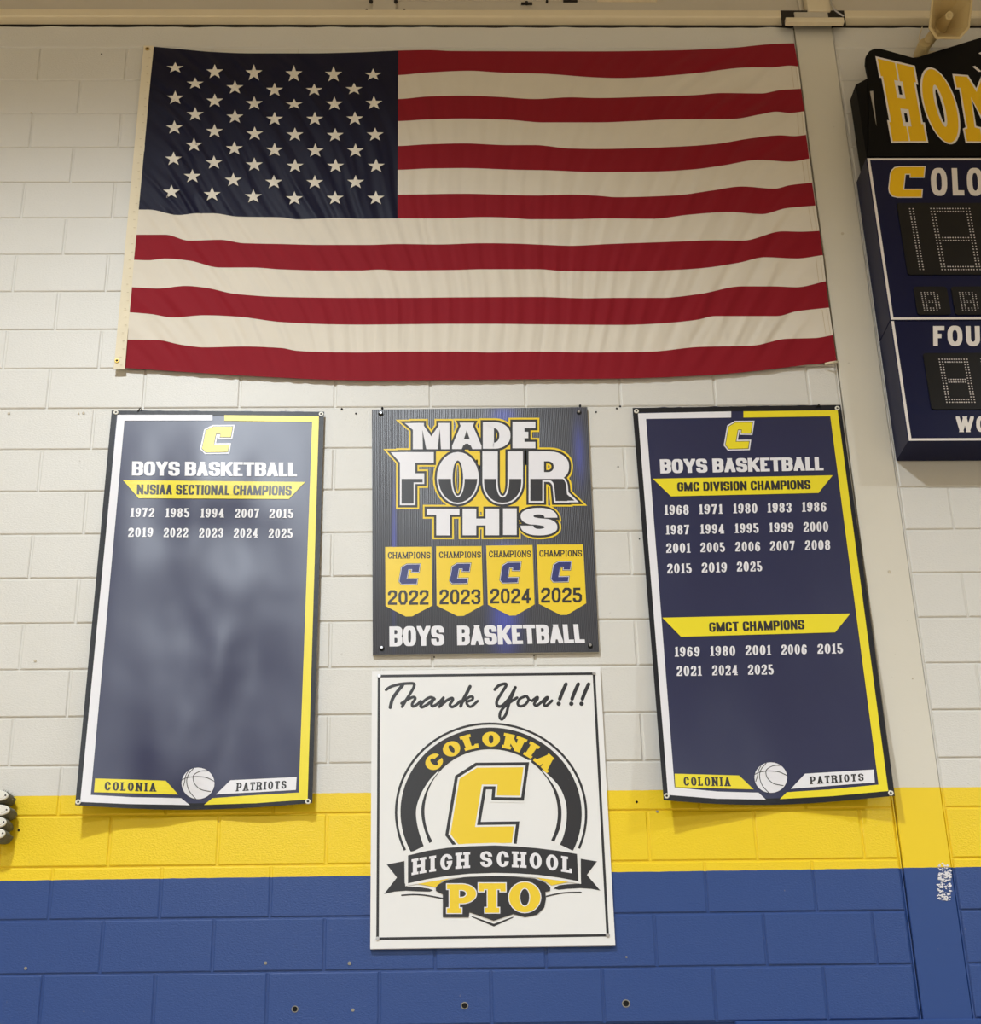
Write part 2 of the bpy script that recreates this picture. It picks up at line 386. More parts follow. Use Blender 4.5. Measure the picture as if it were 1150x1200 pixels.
# ------------------------------------------------------------------ printing: stroke built lettering
def G(*p): return list(p)
r = 1
GL = {
 'A': (1.0, [([(0, 0), (.5, 1)], 0), ([(1, 0), (.5, 1)], 0), ([(.24, .26), (.76, .26)], 0)]),
 'B': (1.0, [([(0, 0), (0, 1)], 0), ([(0, 1), (.45, 1), (1, 1, r), (1, .52, r), (.45, .52), (0, .52)], 0), ([(0, .52), (.45, .52), (1, .52, r), (1, 0, r), (.45, 0), (0, 0)], 0)]),
 'C': (1.0, [([(1, .66), (1, 1, r), (0, 1, r), (0, 0, r), (1, 0, r), (1, .34)], 0)]),
 'D': (1.0, [([(0, 0), (0, 1), (.3, 1), (1, 1, r), (1, 0, r), (.3, 0)], 1)]),
 'E': (.84, [([(0, 0), (0, 1)], 0), ([(0, 1), (1, 1)], 0), ([(0, .5), (.9, .5)], 0), ([(0, 0), (1, 0)], 0)]),
 'F': (.82, [([(0, 0), (0, 1)], 0), ([(0, 1), (1, 1)], 0), ([(0, .5), (.9, .5)], 0)]),
 'G': (1.0, [([(1, .68), (1, 1, r), (0, 1, r), (0, 0, r), (1, 0, r), (1, .46), (.55, .46)], 0)]),
 'H': (1.0, [([(0, 0), (0, 1)], 0), ([(1, 0), (1, 1)], 0), ([(0, .5), (1, .5)], 0)]),
 'I': (0.0, [([(.5, 0), (.5, 1)], 0)]),
 'J': (.85, [([(1, 1), (1, .45), (1, 0, r), (0, 0, r), (0, .3)], 0)]),
 'K': (1.05, [([(0, 0), (0, 1)], 0), ([(1, 1), (.1, .36)], 0), ([(.36, .6), (1, 0)], 0)]),
 'L': (.78, [([(0, 0), (0, 1)], 0), ([(0, 0), (1, 0)], 0)]),
 'M': (1.35, [([(0, 0), (0, 1)], 0), ([(1, 0), (1, 1)], 0), ([(0, 1), (.5, 0)], 0), ([(1, 1), (.5, 0)], 0)]),
 'N': (1.05, [([(0, 0), (0, 1)], 0), ([(1, 0), (1, 1)], 0), ([(0, 1), (1, 0)], 0)]),
 'O': (1.0, [([(0, 0, r), (0, 1, r), (1, 1, r), (1, 0, r)], 1)]),
 'P': (1.0, [([(0, 0), (0, 1)], 0), ([(0, 1), (.4, 1), (1, 1, r), (1, .42, r), (.4, .42), (0, .42)], 0)]),
 'R': (1.02, [([(0, 0), (0, 1)], 0), ([(0, 1), (.45, 1), (1, 1, r), (1, .5, r), (.45, .5), (0, .5)], 0), ([(.45, .5), (.93, .5, r), (.96, .25), (1, 0)], 0)]),
 'S': (1.0, [([(1, .69), (1, 1, r), (0, 1, r), (0, .53, r), (1, .47, r), (1, 0, r), (0, 0, r), (0, .31)], 0)]),
 'T': (.95, [([(0, 1), (1, 1)], 0), ([(.5, 0), (.5, 1)], 0)]),
 'U': (1.0, [([(0, 1), (0, .42), (0, 0, r), (1, 0, r), (1, .42), (1, 1)], 0)]),
 'V': (1.05, [([(0, 1), (.5, 0)], 0), ([(1, 1), (.5, 0)], 0)]),
 'W': (1.5, [([(0, 1), (.26, 0)], 0), ([(.5, 1), (.26, 0)], 0), ([(.5, 1), (.74, 0)], 0), ([(1, 1), (.74, 0)], 0)]),
 'Y': (1.05, [([(0, 1), (.5, .4)], 0), ([(1, 1), (.5, .4)], 0), ([(.5, 0), (.5, .5)], 0)]),
 '0': (.95, [([(0, 0, r), (0, 1, r), (1, 1, r), (1, 0, r)], 1)]),
 '1': (.62, [([(.6, 0), (.6, 1)], 0), ([(.6, 1), (.1, .8)], 0)]),
 '2': (.95, [([(0, .68), (0, 1, r), (1, 1, r), (1, .6, .6), (0, .14, .4), (0, 0), (1, 0)], 0)]),
 '3': (.95, [([(0, .72), (0, 1, r), (1, 1, r), (1, .53, r), (.35, .53)], 0), ([(.35, .53), (1, .53, r), (1, 0, r), (0, 0, r), (0, .28)], 0)]),
 '4': (1.0, [([(.72, 0), (.72, 1)], 0), ([(.72, 1), (0, .3)], 0), ([(0, .25), (1, .25)], 0)]),
 '5': (.95, [([(.95, 1), (.05, 1), (.05, .58), (1, .6, r), (1, 0, r), (0, 0, r), (0, .26)], 0)]),
 '6': (.95, [([(0, 0, r), (0, .58, r), (1, .58, r), (1, 0, r)], 1), ([(0, .3), (0, 1, r), (1, 1, r), (1, .74)], 0)]),
 '7': (.9, [([(0, .8), (0, 1)], 0), ([(0, 1), (1, 1)], 0), ([(1, 1), (.3, 0)], 0)]),
 '8': (.95, [([(0, 0, r), (0, .53, r), (1, .53, r), (1, 0, r)], 1), ([(.05, .53, r), (.05, 1, r), (.95, 1, r), (.95, .53, r)], 1)]),
 '9': (.95, [([(0, .42, r), (0, 1, r), (1, 1, r), (1, .42, r)], 1), ([(1, .7), (1, 0, r), (0, 0, r), (0, .26)], 0)]),
}
SERIF_V = {'T': [(0, 1, -1), (1, 1, -1)], 'L': [(1, 0, 1)], 'E': [(1, 0, 1), (1, 1, -1)], 'F': [(1, 1, -1)], 'C': [], '2': [(1, 0, 1)], 'S': []}
SERIF_H = {'A': [(0, 0), (1, 0)], 'B': [(0, 0), (0, 1)], 'D': [(0, 0), (0, 1)], 'E': [(0, 0), (0, 1)], 'F': [(0, 0), (0, 1)], 'H': [(0, 0), (0, 1), (1, 0), (1, 1)],
           'I': [(.5, 0), (.5, 1)], 'K': [(0, 0), (0, 1), (1, 0), (1, 1)], 'L': [(0, 0), (0, 1)], 'M': [(0, 0), (0, 1), (1, 0), (1, 1)], 'N': [(0, 0), (0, 1), (1, 1)],
           'P': [(0, 0), (0, 1)], 'R': [(0, 0), (0, 1), (1, 0)], 'T': [(.5, 0)], 'U': [(0, 1), (1, 1)], 'V': [(0, 1), (1, 1)], 'W': [(0, 1), (1, 1)], 'Y': [(0, 1), (1, 1), (.5, 0)],
           '1': [(.6, 0)], '4': [(.72, 0)]}
class Style:
    def __init__(s, W=.6, tx=.2, ty=.15, gap=.07, rk=.7, n=5, slab=0.0, sh=.1, space=.45):
        s.W, s.tx, s.ty, s.gap, s.rk, s.n, s.slab, s.sh, s.space = W, tx, ty, gap, rk, n, slab, sh, space
def clip(poly, x0, x1, y0, y1):
    ep = 1e-5
    for ax, lim, sg in ((0, x0-ep, 1), (0, x1+ep, -1), (1, y0-ep, 1), (1, y1+ep, -1)):
        out = []
        for i in range(len(poly)):
            a, b = poly[i-1], poly[i]; da, db = (a[ax]-lim)*sg, (b[ax]-lim)*sg
            if da*db < -1e-14: t = da/(da-db); out.append((a[0]+(b[0]-a[0])*t, a[1]+(b[1]-a[1])*t))
            if db >= 0: out.append(b)
        poly = out
        if len(poly) < 3: return []
    return poly
def round_path(pts, closed, rk, n):
    """pts: (x, y, rounding); every rounded corner gives n+1 points, so parallel outlines keep matching"""
    N = len(pts); out = []
    for i, p in enumerate(pts):
        rr = p[2]
        if rr == 0 or (not closed and i in (0, N-1)): out.append((p[0], p[1])); continue
        a, b = pts[i-1], pts[(i+1) % N]
        fa = .5 if a[2] else 1.0; fb = .5 if b[2] else 1.0
        fa = min(fa*rk*rr, .999); fb = min(fb*rk*rr, .999)
        A = (p[0]+(a[0]-p[0])*fa, p[1]+(a[1]-p[1])*fa); Bp = (p[0]+(b[0]-p[0])*fb, p[1]+(b[1]-p[1])*fb)
        for k in range(n+1):
            t = math.pi/2*k/n; s, c = math.sin(t), 1-math.cos(t)
            out.append((A[0]+(p[0]-A[0])*s+(Bp[0]-p[0])*c, A[1]+(p[1]-A[1])*s+(Bp[1]-p[1])*c))
    return out
def offsets(pts, closed, hx, hy, lim=.35):
    P = [(p[0]/hx, p[1]/hy) for p in pts]; N = len(P); L, R_ = [], []
    for i in range(N):
        rr = pts[i][2] if len(pts[i]) > 2 else 0
        if closed or 0 < i < N-1:
            a, b, c = P[i-1], P[i], P[(i+1) % N]
            d1 = (b[0]-a[0], b[1]-a[1]); d2 = (c[0]-b[0], c[1]-b[1])
            l1 = math.hypot(*d1) or 1; l2 = math.hypot(*d2) or 1
            n1 = (-d1[1]/l1, d1[0]/l1); n2 = (-d2[1]/l2, d2[0]/l2)
            mx, my = n1[0]+n2[0], n1[1]+n2[1]; q = mx*mx+my*my
            k = 2/max(q, lim); off = (mx*k, my*k)
        else:
            a, b = (P[0], P[1]) if i == 0 else (P[-2], P[-1]); l1 = math.hypot(b[0]-a[0], b[1]-a[1]) or 1
            off = (-(b[1]-a[1])/l1, (b[0]-a[0])/l1)
        L.append(((P[i][0]+off[0])*hx, (P[i][1]+off[1])*hy, rr)); R_.append(((P[i][0]-off[0])*hx, (P[i][1]-off[1])*hy, rr))
    return L, R_
def stroke(pts, closed, hx, hy=None, rk=0, n=1):
    L, R_ = offsets(pts, closed, hx, hy or hx)
    if rk: L, R_ = round_path(L, closed, rk, n), round_path(R_, closed, rk, n)
    N = len(L); out = []
    for i in range(N if closed else N-1):
        j = (i+1) % N
        if abs(L[i][0]-L[j][0])+abs(L[i][1]-L[j][1])+abs(R_[i][0]-R_[j][0])+abs(R_[i][1]-R_[j][1]) < 1e-7: continue
        out.append([L[i][:2], L[j][:2], R_[j][:2], R_[i][:2]])
    return out
def glyph(ch, x0, W, Hh, st, e=0.0, ex=None):
    """polygons of one letter in a W x Hh box whose lower left corner is (x0, 0); e widens the pen all round"""
    ex = e if ex is None else ex
    tx, ty = st.tx*Hh, st.ty*Hh; polys = []
    iw, ih = max(W-tx, 0), Hh-ty
    mp = lambda p: (x0+tx/2+p[0]*iw, ty/2+p[1]*ih)
    for path, closed in GL[ch][1]:
        rp = [mp(p)+((p[2] if len(p) > 2 else 0),) for p in path]
        if not closed:
            for idx, nb, src in ((0, 1, path[0]), (-1, -2, path[-1])):
                a, b = rp[idx], rp[nb]; d = (a[0]-b[0], a[1]-b[1]); l = math.hypot(*d) or 1
                vert = abs(d[1]) > .25*abs(d[0])
                onedge = (src[1] in (0, 1) and vert) or (src[0] in (0, 1) and not vert)
                q = (max(tx, ty)+2*e) if onedge else e
                rp[idx] = (a[0]+d[0]/l*q, a[1]+d[1]/l*q, 0)
        for q in stroke(rp, closed, tx/2+ex, ty/2+e, st.rk, st.n):
            c = clip(q, x0-ex, x0+W+ex, -e, Hh+e)
            if c: polys.append(c)
    if st.slab:
        s, sh = st.slab*Hh, st.sh*Hh
        for (sx, sy) in SERIF_H.get(ch, []):
            cx, _ = mp((sx, sy)); y0 = 0 if sy == 0 else Hh-sh
            polys.append([(cx-tx/2-s-ex, y0-e), (cx+tx/2+s+ex, y0-e), (cx+tx/2+s+ex, y0+sh+e), (cx-tx/2-s-ex, y0+sh+e)])
        for (sx, sy, dr) in SERIF_V.get(ch, []):
            xa = x0 if sx == 0 else x0+W-.6*tx; y0 = 0 if dr > 0 else Hh*.72
            polys.append([(xa-ex, y0-e), (xa+.6*tx+ex, y0-e), (xa+.6*tx+ex, y0+Hh*.28+e), (xa-ex, y0+Hh*.28+e)])
    return polys
def layout(s, st):
    x = 0; out = []
    for ch in s:
        if ch == ' ': x += st.space; continue
        k = GL[ch][0]; w = st.tx*1.0 if ch == 'I' else st.W*k
        pad = st.slab*.9 if (ch == 'I' and st.slab) else 0
        out.append((ch, x+pad, w)); x += w+2*pad+st.gap
    return out, x-st.gap
def text_polys(s, st, fmap, e=0.0):
    lay, tot = layout(s, st); res = []
    for ch, x, w in lay:
        for p in glyph(ch, x, w, 1.0, st, e): res.append([fmap(q[0]/tot, q[1]) for q in p])
    return res
def quad(tl, tr, br, bl):
    def f(x, y):
        t = (tl[0]+(tr[0]-tl[0])*x, tl[1]+(tr[1]-tl[1])*x); b = (bl[0]+(br[0]-bl[0])*x, bl[1]+(br[1]-bl[1])*x)
        return (b[0]+(t[0]-b[0])*y, b[1]+(t[1]-b[1])*y)
    return f
def offset_poly(pts, e):
    """mitred outset (e>0) of a closed polygon given in photo pixels"""
    A = sum(pts[i-1][0]*pts[i][1]-pts[i][0]*pts[i-1][1] for i in range(len(pts)))
    sg = 1 if A > 0 else -1; out = []
    for i in range(len(pts)):
        a, b, c = pts[i-1], pts[i], pts[(i+1) % len(pts)]
        d1 = (b[0]-a[0], b[1]-a[1]); d2 = (c[0]-b[0], c[1]-b[1]); l1 = math.hypot(*d1); l2 = math.hypot(*d2)
        n1 = (d1[1]/l1*sg, -d1[0]/l1*sg); n2 = (d2[1]/l2*sg, -d2[0]/l2*sg)
        mx, my = n1[0]+n2[0], n1[1]+n2[1]; k = 2/max(mx*mx+my*my, .3)
        out.append((b[0]+mx*k*e, b[1]+my*k*e))
    return out
def tri(pts):
    t = tessellate_polygon([[Vector((p[0], p[1], 0)) for p in pts]])
    return [[pts[i] for i in q] for q in t]
def strip(A, Bq, n=1):
    """ruled band between two polylines of equal length, each span cut n times"""
    out = []
    for i in range(len(A)-1):
        for k in range(n):
            t0, t1 = k/n, (k+1)/n; L = lambda P, t: (P[i][0]+(P[i+1][0]-P[i][0])*t, P[i][1]+(P[i+1][1]-P[i][1])*t)
            out.append([L(A, t0), L(A, t1), L(Bq, t1), L(Bq, t0)])
    return out
def ellipse(cx, cy, ax, ay, bx=0, by=None, n=32):
    by = ay if by is None else by
    return [(cx+ax*math.cos(t)+bx*math.sin(t), cy+(0 if by is ay else ay)*math.cos(t)+by*math.sin(t)) for t in [2*math.pi*i/n for i in range(n)]]
def fan(pts, c=None):
    c = c or (sum(p[0] for p in pts)/len(pts), sum(p[1] for p in pts)/len(pts))
    return [[c, pts[i], pts[(i+1) % len(pts)]] for i in range(len(pts))]

def fine(polys, lim=6.0):
    """cut printed polygons small enough to follow a rippling sheet"""
    out = []
    def cut(t):
        e = [math.hypot(t[i][0]-t[(i+1) % 3][0], t[i][1]-t[(i+1) % 3][1]) for i in range(3)]; k = e.index(max(e))
        if e[k] < lim*1.5: out.append(t); return
        a, b, c = t[k], t[(k+1) % 3], t[(k+2) % 3]; m_ = ((a[0]+b[0])/2, (a[1]+b[1])/2); cut([a, m_, c]); cut([m_, b, c])
    for p in polys:
        if len(p) == 3: cut(p); continue
        if len(p) != 4: out.append(p); continue
        d = lambda a, b: math.hypot(a[0]-b[0], a[1]-b[1])
        n = max(1, math.ceil(max(d(p[0], p[1]), d(p[2], p[3]))/lim)); m_ = max(1, math.ceil(max(d(p[1], p[2]), d(p[3], p[0]))/lim))
        L = lambda x, y: tuple((p[0][k]*(1-x)+p[1][k]*x)*(1-y)+(p[3][k]*(1-x)+p[2][k]*x)*y for k in (0, 1))
        for i in range(n):
            for j in range(m_): out.append([L(i/n, j/m_), L((i+1)/n, j/m_), L((i+1)/n, (j+1)/m_), L(i/n, (j+1)/m_)])
    return out

class Sheet:
    """a surface in front of the wall; D(u,v) is its distance from the wall"""
    def __init__(s, D, parent, step=.0003): s.D, s.parent, s.step = D, parent, step
    def P(s, u, v, lift=0.0):
        return at(u, v, s.D(u, v)+lift)
    def put(s, name, polys, mat, layer=1, label=None):
        V, Fc = [], []
        if s.step > .0005: polys = fine(polys)
        for i, p in enumerate(polys):
            b = len(V); V += [s.P(q[0], q[1], s.step*layer+(i % 29)*1e-5) for q in p]; Fc.append(tuple(range(b, b+len(p))))
        me_o = mesh_obj(name, V, Fc, mat, s.parent, label=label)
        # faces turned to the room
        me = me_o.data; bm = bmesh.new(); bm.from_mesh(me)
        for f in bm.faces:
            if f.normal.y > 0: f.normal_flip()
        bm.to_mesh(me); bm.free(); return me_o
    def joined(s, name, parts, label=None):
        """several printed layers (polys, mat, layer) as one part"""
        V, Fc, mi, mats = [], [], [], []
        for polys, mat, layer in parts:
            if mat not in mats: mats.append(mat)
            k = mats.index(mat)
            if s.step > .0005: polys = fine(polys)
            for i, p in enumerate(polys):
                q = [s.P(c[0], c[1], s.step*layer+(i % 29)*1e-5) for c in p]
                nrm = (q[1]-q[0]).cross(q[2]-q[0])
                if nrm.y > 0: q = q[::-1]
                b = len(V); V += q; Fc.append(tuple(range(b, b+len(q)))); mi.append(k)
        return mesh_obj(name, V, Fc, None, s.parent, mats=mats, fm=mi, label=label)

def slab_mesh(name, grid, th, mat, parent, smooth=True, edge=None):
    """closed sheet: grid[j][i] of front points, th thick towards the wall"""
    nj, ni = len(grid), len(grid[0]); V = [p for row in grid for p in row]; n0 = len(V)
    V += [Vector((p.x, p.y+th, p.z)) for row in grid for p in row]; Fc = []; mi = []
    for j in range(nj-1):
        for i in range(ni-1):
            a = j*ni+i; Fc.append((a, a+ni, a+ni+1, a+1)); mi.append(0); Fc.append((n0+a, n0+a+1, n0+a+ni+1, n0+a+ni)); mi.append(0)
    rim = [i for i in range(ni)]+[j*ni+ni-1 for j in range(1, nj)]+[(nj-1)*ni+i for i in range(ni-2, -1, -1)]+[j*ni for j in range(nj-2, 0, -1)]
    q0 = len(V); nr = len(rim); V += [V[i] for i in rim]+[V[n0+i] for i in rim]
    for k in range(nr):
        a, b = q0+k, q0+(k+1) % nr; Fc.append((a, b, b+nr, a+nr)); mi.append(1 if edge else 0)
    o = mesh_obj(name, V, Fc, mat, parent, smooth, mats=[mat, edge] if edge else None, fm=mi if edge else None)
    return o

# C emblem, traced once on the big sign (yellow face)
CP = [(559.3, 899.6), (613.7, 899.1), (609.1, 932.4), (582.3, 932), (583.3, 919.3), (564.9, 919.3), (556.7, 969.1), (602.4, 968.4), (600, 987.7), (537.3, 989.3), (528, 977.3), (538.7, 912.7)]
def emblem(x0, y0, x1, y1, shear=0.0):
    """C outline fitted to a pixel box"""
    return [(x0+(p[0]-528)/(613.7-528)*(x1-x0), y0+(p[1]-899.1)/(989.3-899.1)*(y1-y0)) for p in CP]

IMP = Style(W=.62, tx=.24, ty=.185, gap=.04, rk=.7, space=.25)
IMPN = Style(W=.50, tx=.19, ty=.155, gap=.05, rk=.65, space=.26)
SLAB = Style(W=.56, tx=.2, ty=.13, gap=.2, rk=.9, slab=.065, sh=.12)
YEAR = Style(W=.50, tx=.19, ty=.115, gap=.13, rk=.9, slab=.085, sh=.1)
VARS = Style(W=.62, tx=.17, ty=.15, gap=.12, rk=.55, n=1, slab=.05, sh=.1)
VDIG = Style(W=.62, tx=.17, ty=.155, gap=.10, rk=.5, n=1)
SANS = Style(W=.55, tx=.17, ty=.15, gap=.12, rk=.75)

# ------------------------------------------------------------------ flag
FB = [
 [(180,54.7),(214,57.8),(251,61),(293,62.5),(330,62.5),(365,62.5),(420,61.3),(467,59.3),(502,58.6),(529,59.8),(585,60),(700,60.2),(790,59),(858,56),(903,51.7),(931,50.5)],
 [(176.5,84),(320,90),(466,88),(502,85),(550,83),(585,85),(637,86.5),(700,90.8),(723,91.5),(756.5,90.5),(813,86),(881,79),(903.5,79),(926,77),(936,78)],
 [(174,112),(320,116),(466,116),(502,113),(543.5,112),(585,113.5),(627,116),(669,114),(700,114.8),(768,113),(813,111.5),(847,109),(892,109.5),(915,105.5),(939,104)],
 [(171.5,138),(320,143),(466,142),(502,140),(543.5,139),(596,140.5),(637,143.5),(700,143.5),(745,142),(790.5,140),(858,139.5),(892,134),(910,131),(926,132.5),(943,130.5)],
 [(169,165),(320,171),(466,171),(502,169),(543.5,168),(596,170),(627,170),(669,174),(700,174.5),(790.5,172),(836,169),(881,162),(915,158.5),(931,159.5),(945,158)],
 [(167,191),(320,199),(466,199),(502,197.5),(543.5,197),(606,199),(637,199.5),(700,201.7),(768,201),(813,198.5),(847,194),(890,187.5),(926,189.5),(948.7,186)],
 [(165,218),(320,227),(466,228),(543.5,227),(627,229),(669,228),(700,229.3),(723,231),(790.5,229),(836,223),(869.6,218.5),(908,221),(926,217),(952,214)],
 [(162.6,245.6),(174,245.6),(209,252),(231,250),(249,250),(280,254),(330,254.8),(348,257),(400,255.5),(425,256.5),(466,256),(513,256),(567,254.5),(594,255),(622,257),(667.5,257),(713,256),(764,256.5),(809,251.5),(854,248.5),(893,251),(922,244),(956,241)],
 [(160,275),(194,275),(222,282),(258,281),(286,285),(330,286),(376,287),(431,287),(467.5,286),(513,286.5),(567,285),(603,285.5),(640,287),(669,288),(713,286),(798,283),(838.5,281.5),(870,282),(918,271),(938,271.5),(960.6,270.5)],
 [(157,304.5),(174,305),(194,303),(222,305.5),(258,313.5),(295,313.5),(330,315.7),(376,317),(422,317),(444,316),(467.5,317),(530,316.5),(567,315.5),(631,315.5),(658,317.5),(730,318.3),(775,317),(820,314.5),(865.7,308),(897,301.5),(933.5,303),(964.7,299)],
 [(154.7,336.5),(185,338),(218,335),(240,337),(277,344.5),(330,348),(403,349),(467.5,349),(530,348.5),(631,348),(686,349.5),(730,349),(775,349),(820,344.5),(870,335.5),(906,335.5),(933.5,336.5),(968,329.5)],
 [(152,366),(176,368),(203,372),(240,369.5),(277,371),(330,377.5),(385,380),(422,380.5),(477,380),(530,379.5),(576,379.5),(622,380),(730,380.8),(775,379),(816,375),(838.5,370.5),(911,370.5),(933.5,365),(972,360.5)],
 [(148,398),(185,398.5),(212.5,404),(240,407),(286,406),(330,407.8),(348,411),(376,412.5),(422,413),(477,412),(530,412),(576,413),(622,412),(686,413),(730,412.7),(764,412),(820,406.5),(881.5,405),(922,397),(956,396),(976.5,392.5)],
 [(146,431),(203,435),(258,438.5),(330,442.5),(385,445),(440,446),(530,445.2),(622,444.5),(730,443.5),(838.5,439),(888,434.5),(945,427.5),(976.5,424),(980.5,422)],
]
def hermite(P, u):
    xs = [p[0] for p in P]; ys = [p[1] for p in P]
    i = max(0, min(len(P)-2, int(np.searchsorted(xs, u))-1)); h = xs[i+1]-xs[i]; t = (u-xs[i])/h
    d = [(ys[j+1]-ys[j])/(xs[j+1]-xs[j]) for j in range(len(P)-1)]
    def sl(k):
        if k == 0: return d[0]
        if k == len(P)-1: return d[-1]
        return 0 if d[k-1]*d[k] <= 0 else 2*d[k-1]*d[k]/(d[k-1]+d[k])
    m0, m1 = sl(i), sl(i+1)
    return (2*t**3-3*t*t+1)*ys[i]+(t**3-2*t*t+t)*h*m0+(-2*t**3+3*t*t)*ys[i+1]+(t**3-t*t)*h*m1
def flagD(u, v):
    p = at(u, v); x = (p.x-.275)/3.11; z = (Z0+.0-p.z)/1.84           # 0..1 across, 0..1 down
    x_, z_ = x*3.11, z*1.84
    g = math.cos(math.pi*min(max(x, 0), 1))
    nz = noise.noise(Vector((x_*1.7, z_*1.7, 1.3))); n2 = noise.noise(Vector((x_*3.1, z_*2.3, 7.7)))
    ph = x_-z_*g*.95+.10*nz
    amp = .35+.65*abs(2*x-1)
    w = .0046*amp*math.sin(2*math.pi*ph/.19+2*n2)+.0016*amp*math.sin(2*math.pi*ph/.083+5*nz)
    w += .007*nz+.0022*n2
    w += .0042*amp*noise.noise(Vector((ph*26, (x_*g+z_)*2.2, 4.0)))
    al = x_*g+z_
    for fr, a_, sd in ((11, .0050, 2.0), (23, .0030, 8.0)):
        q = abs(noise.noise(Vector((ph*fr, al*1.6, sd)))); w += a_*amp*(1-min(1, q*2.2))**3*(.35+max(0, noise.noise(Vector((x_*2.6, z_*4, sd+3))))*1.6)
    edge = min(1, max(0, min(x, 1-x))*12+.15)*min(1, .35+8*max(0, min(z, 1-z)))
    return .015+w*edge+.012*math.sin(math.pi*min(max(z, 0), 1))
flag = empty('flag', at(560, 445, .03), 'large American flag with red and cream stripes hung flat over the white block wall', 'flag')
FS = Sheet(flagD, flag, .0006)
def stripe_band(k0, k1, ua, ub, n, rows):
    grid = []
    for j in range(rows+1):
        f = j/rows; row = []
        for i in range(n+1):
            s = i/n
            a0 = ua(k0)+(ub(k0)-ua(k0))*s; a1 = ua(k1)+(ub(k1)-ua(k1))*s
            v0, v1 = hermite(FB[k0], a0), hermite(FB[k1], a1)
            u = a0+(a1-a0)*f; v = v0+(v1-v0)*f; row.append(FS.P(u, v))
        grid.append(row)
    return grid
uL = lambda k: FB[k][0][0]; uR = lambda k: FB[k][-1][0]; uC = lambda k: 467-.14*k
for k in range(13):
    g = stripe_band(k, k+1, uC if k < 7 else uL, uR, 210 if k < 7 else 330, 10)
    slab_mesh('stripe', g, .0008, M['red'] if k % 2 == 0 else M['cream'], flag)['label'] = 'red stripe' if k % 2 == 0 else 'cream stripe'
canton = slab_mesh('canton', stripe_band(0, 7, uL, uC, 140, 90), .0008, M['navycloth'], flag); canton['label'] = 'navy star field'
STARS = [(205.4,78.9),(251.7,83.6),(297.6,85),(344.5,86.2),(391,86.7),(437.4,87),(228.8,97.4),(275.4,102),(321.8,105),(368.3,105),(415,103.8),
 (205.4,114.2),(251.7,117.7),(298,120.7),(344.8,121.6),(392,121.2),(438.3,120.3),(228.8,133.5),(275.4,136.4),(321.8,139),(369,139),(416,138.6),
 (204.4,149),(251.4,153.3),(298.5,156.2),(345.7,157.3),(392.9,157.9),(439.8,157.3),(227.4,169.4),(274.7,173.5),(321.8,175.3),(369.6,176),(416.7,176),
 (203.5,185.7),(250.8,190),(298.1,192.5),(345.9,194),(393.4,194),(441,194),(225.5,206),(273.4,210.5),(321,212.9),(369,213.2),(416.9,212.9),
 (201,224.4),(248.6,227.3),(297,229.7),(345.2,232.1),(392.9,231.6),(440.7,231.6)]
vs = {0: .78, 3: 1.22, 2: 1.2, 4: 1.15, 1: 1.05, 5: .85, 6: .85, 14: .75, 9: .9, 10: .85}
for i, (u, v) in enumerate(STARS):
    ry = 8.3*vs.get(i, 1.0); pts = []
    for k in range(10):
        a = math.pi/2+k*math.pi/5; rr = 1 if k % 2 == 0 else .40
        pts.append((u+10.4*rr*math.cos(a), v+.6-ry*1.04*rr*math.sin(a)))
    pl = []
    for k in range(10):
        a, b = pts[k], pts[(k+1) % 10]; c = (u, v+.4); ma = ((a[0]+c[0])/2, (a[1]+c[1])/2); mb = ((b[0]+c[0])/2, (b[1]+c[1])/2)
        pl += [[a, b, mb, ma], [ma, mb, c]]
    o = FS.put('star', pl, M['starwhite'], 5)
    o.parent = canton; o.matrix_parent_inverse = Matrix.Translation(flag.location).inverted() if False else canton.matrix_world.inverted()
# canvas heading with brass grommets
hd = []
for j in range(61):
    f = j/60; ul = 168.5+(133.2-168.5)*f; ur = 180.3+(146.5-180.3)*f-(.6*math.sin(f*9)); v = 53.6+(432.5-53.6)*f; row = []
    for i in range(5):
        u = ul+(ur-ul)*i/4; row.append(at(u, v, .022+.002*math.sin(f*20+i*.4)))
    hd.append(row)
header = slab_mesh('header_band', hd, .003, M['canvas'], flag)
st = []
for j in range(40):
    f = (j+.5)/40; ul = 168.5+(133.2-168.5)*f; ur = 180.3+(146.5-180.3)*f; v = 53.6+(432.5-53.6)*f; c = ul+(ur-ul)*(.62+.1*math.sin(j*2.1))
    st.append([(c-1.2, v-.25), (c+1.2, v-.25), (c+1.2, v+.3), (c-1.2, v+.3)])
HS = Sheet(lambda u, v: .0248, flag)
HS.put('header_stitching', st, M['stitch'], 1)['kind'] = 'stuff'
for u, v in ((172.8, 57.5), (137.2, 423)):
    disc('grommet', at(u, v, .024), .0105, M['brass'], flag, .003, 16, .0052)
    disc('grommet_hole', at(u, v, .0246), .0055, M['hole'], flag, .0006, 10)
hem = []
for k in range(1, 13, 2):
    for q, w in ((-8.5, .5), (-3.2, .4)):
        a, b = uR(k)+q, uR(k+1)+q; va, vb = hermite(FB[k], a)+1.5, hermite(FB[k+1], b)-1.5
        hem += strip([(a, va), ((a+b)/2, (va+vb)/2), (b, vb)], [(a+w, va), ((a+b)/2+w, (va+vb)/2), (b+w, vb)], 3)
FS.put('fly_stitching', hem, M['stitch'], 2)['kind'] = 'stuff'
tube('corner_tie', [at(967, 426.5, .02), at(974, 425, .03), at(982, 424, .012)], .005, M['canvas'], flag, 6)

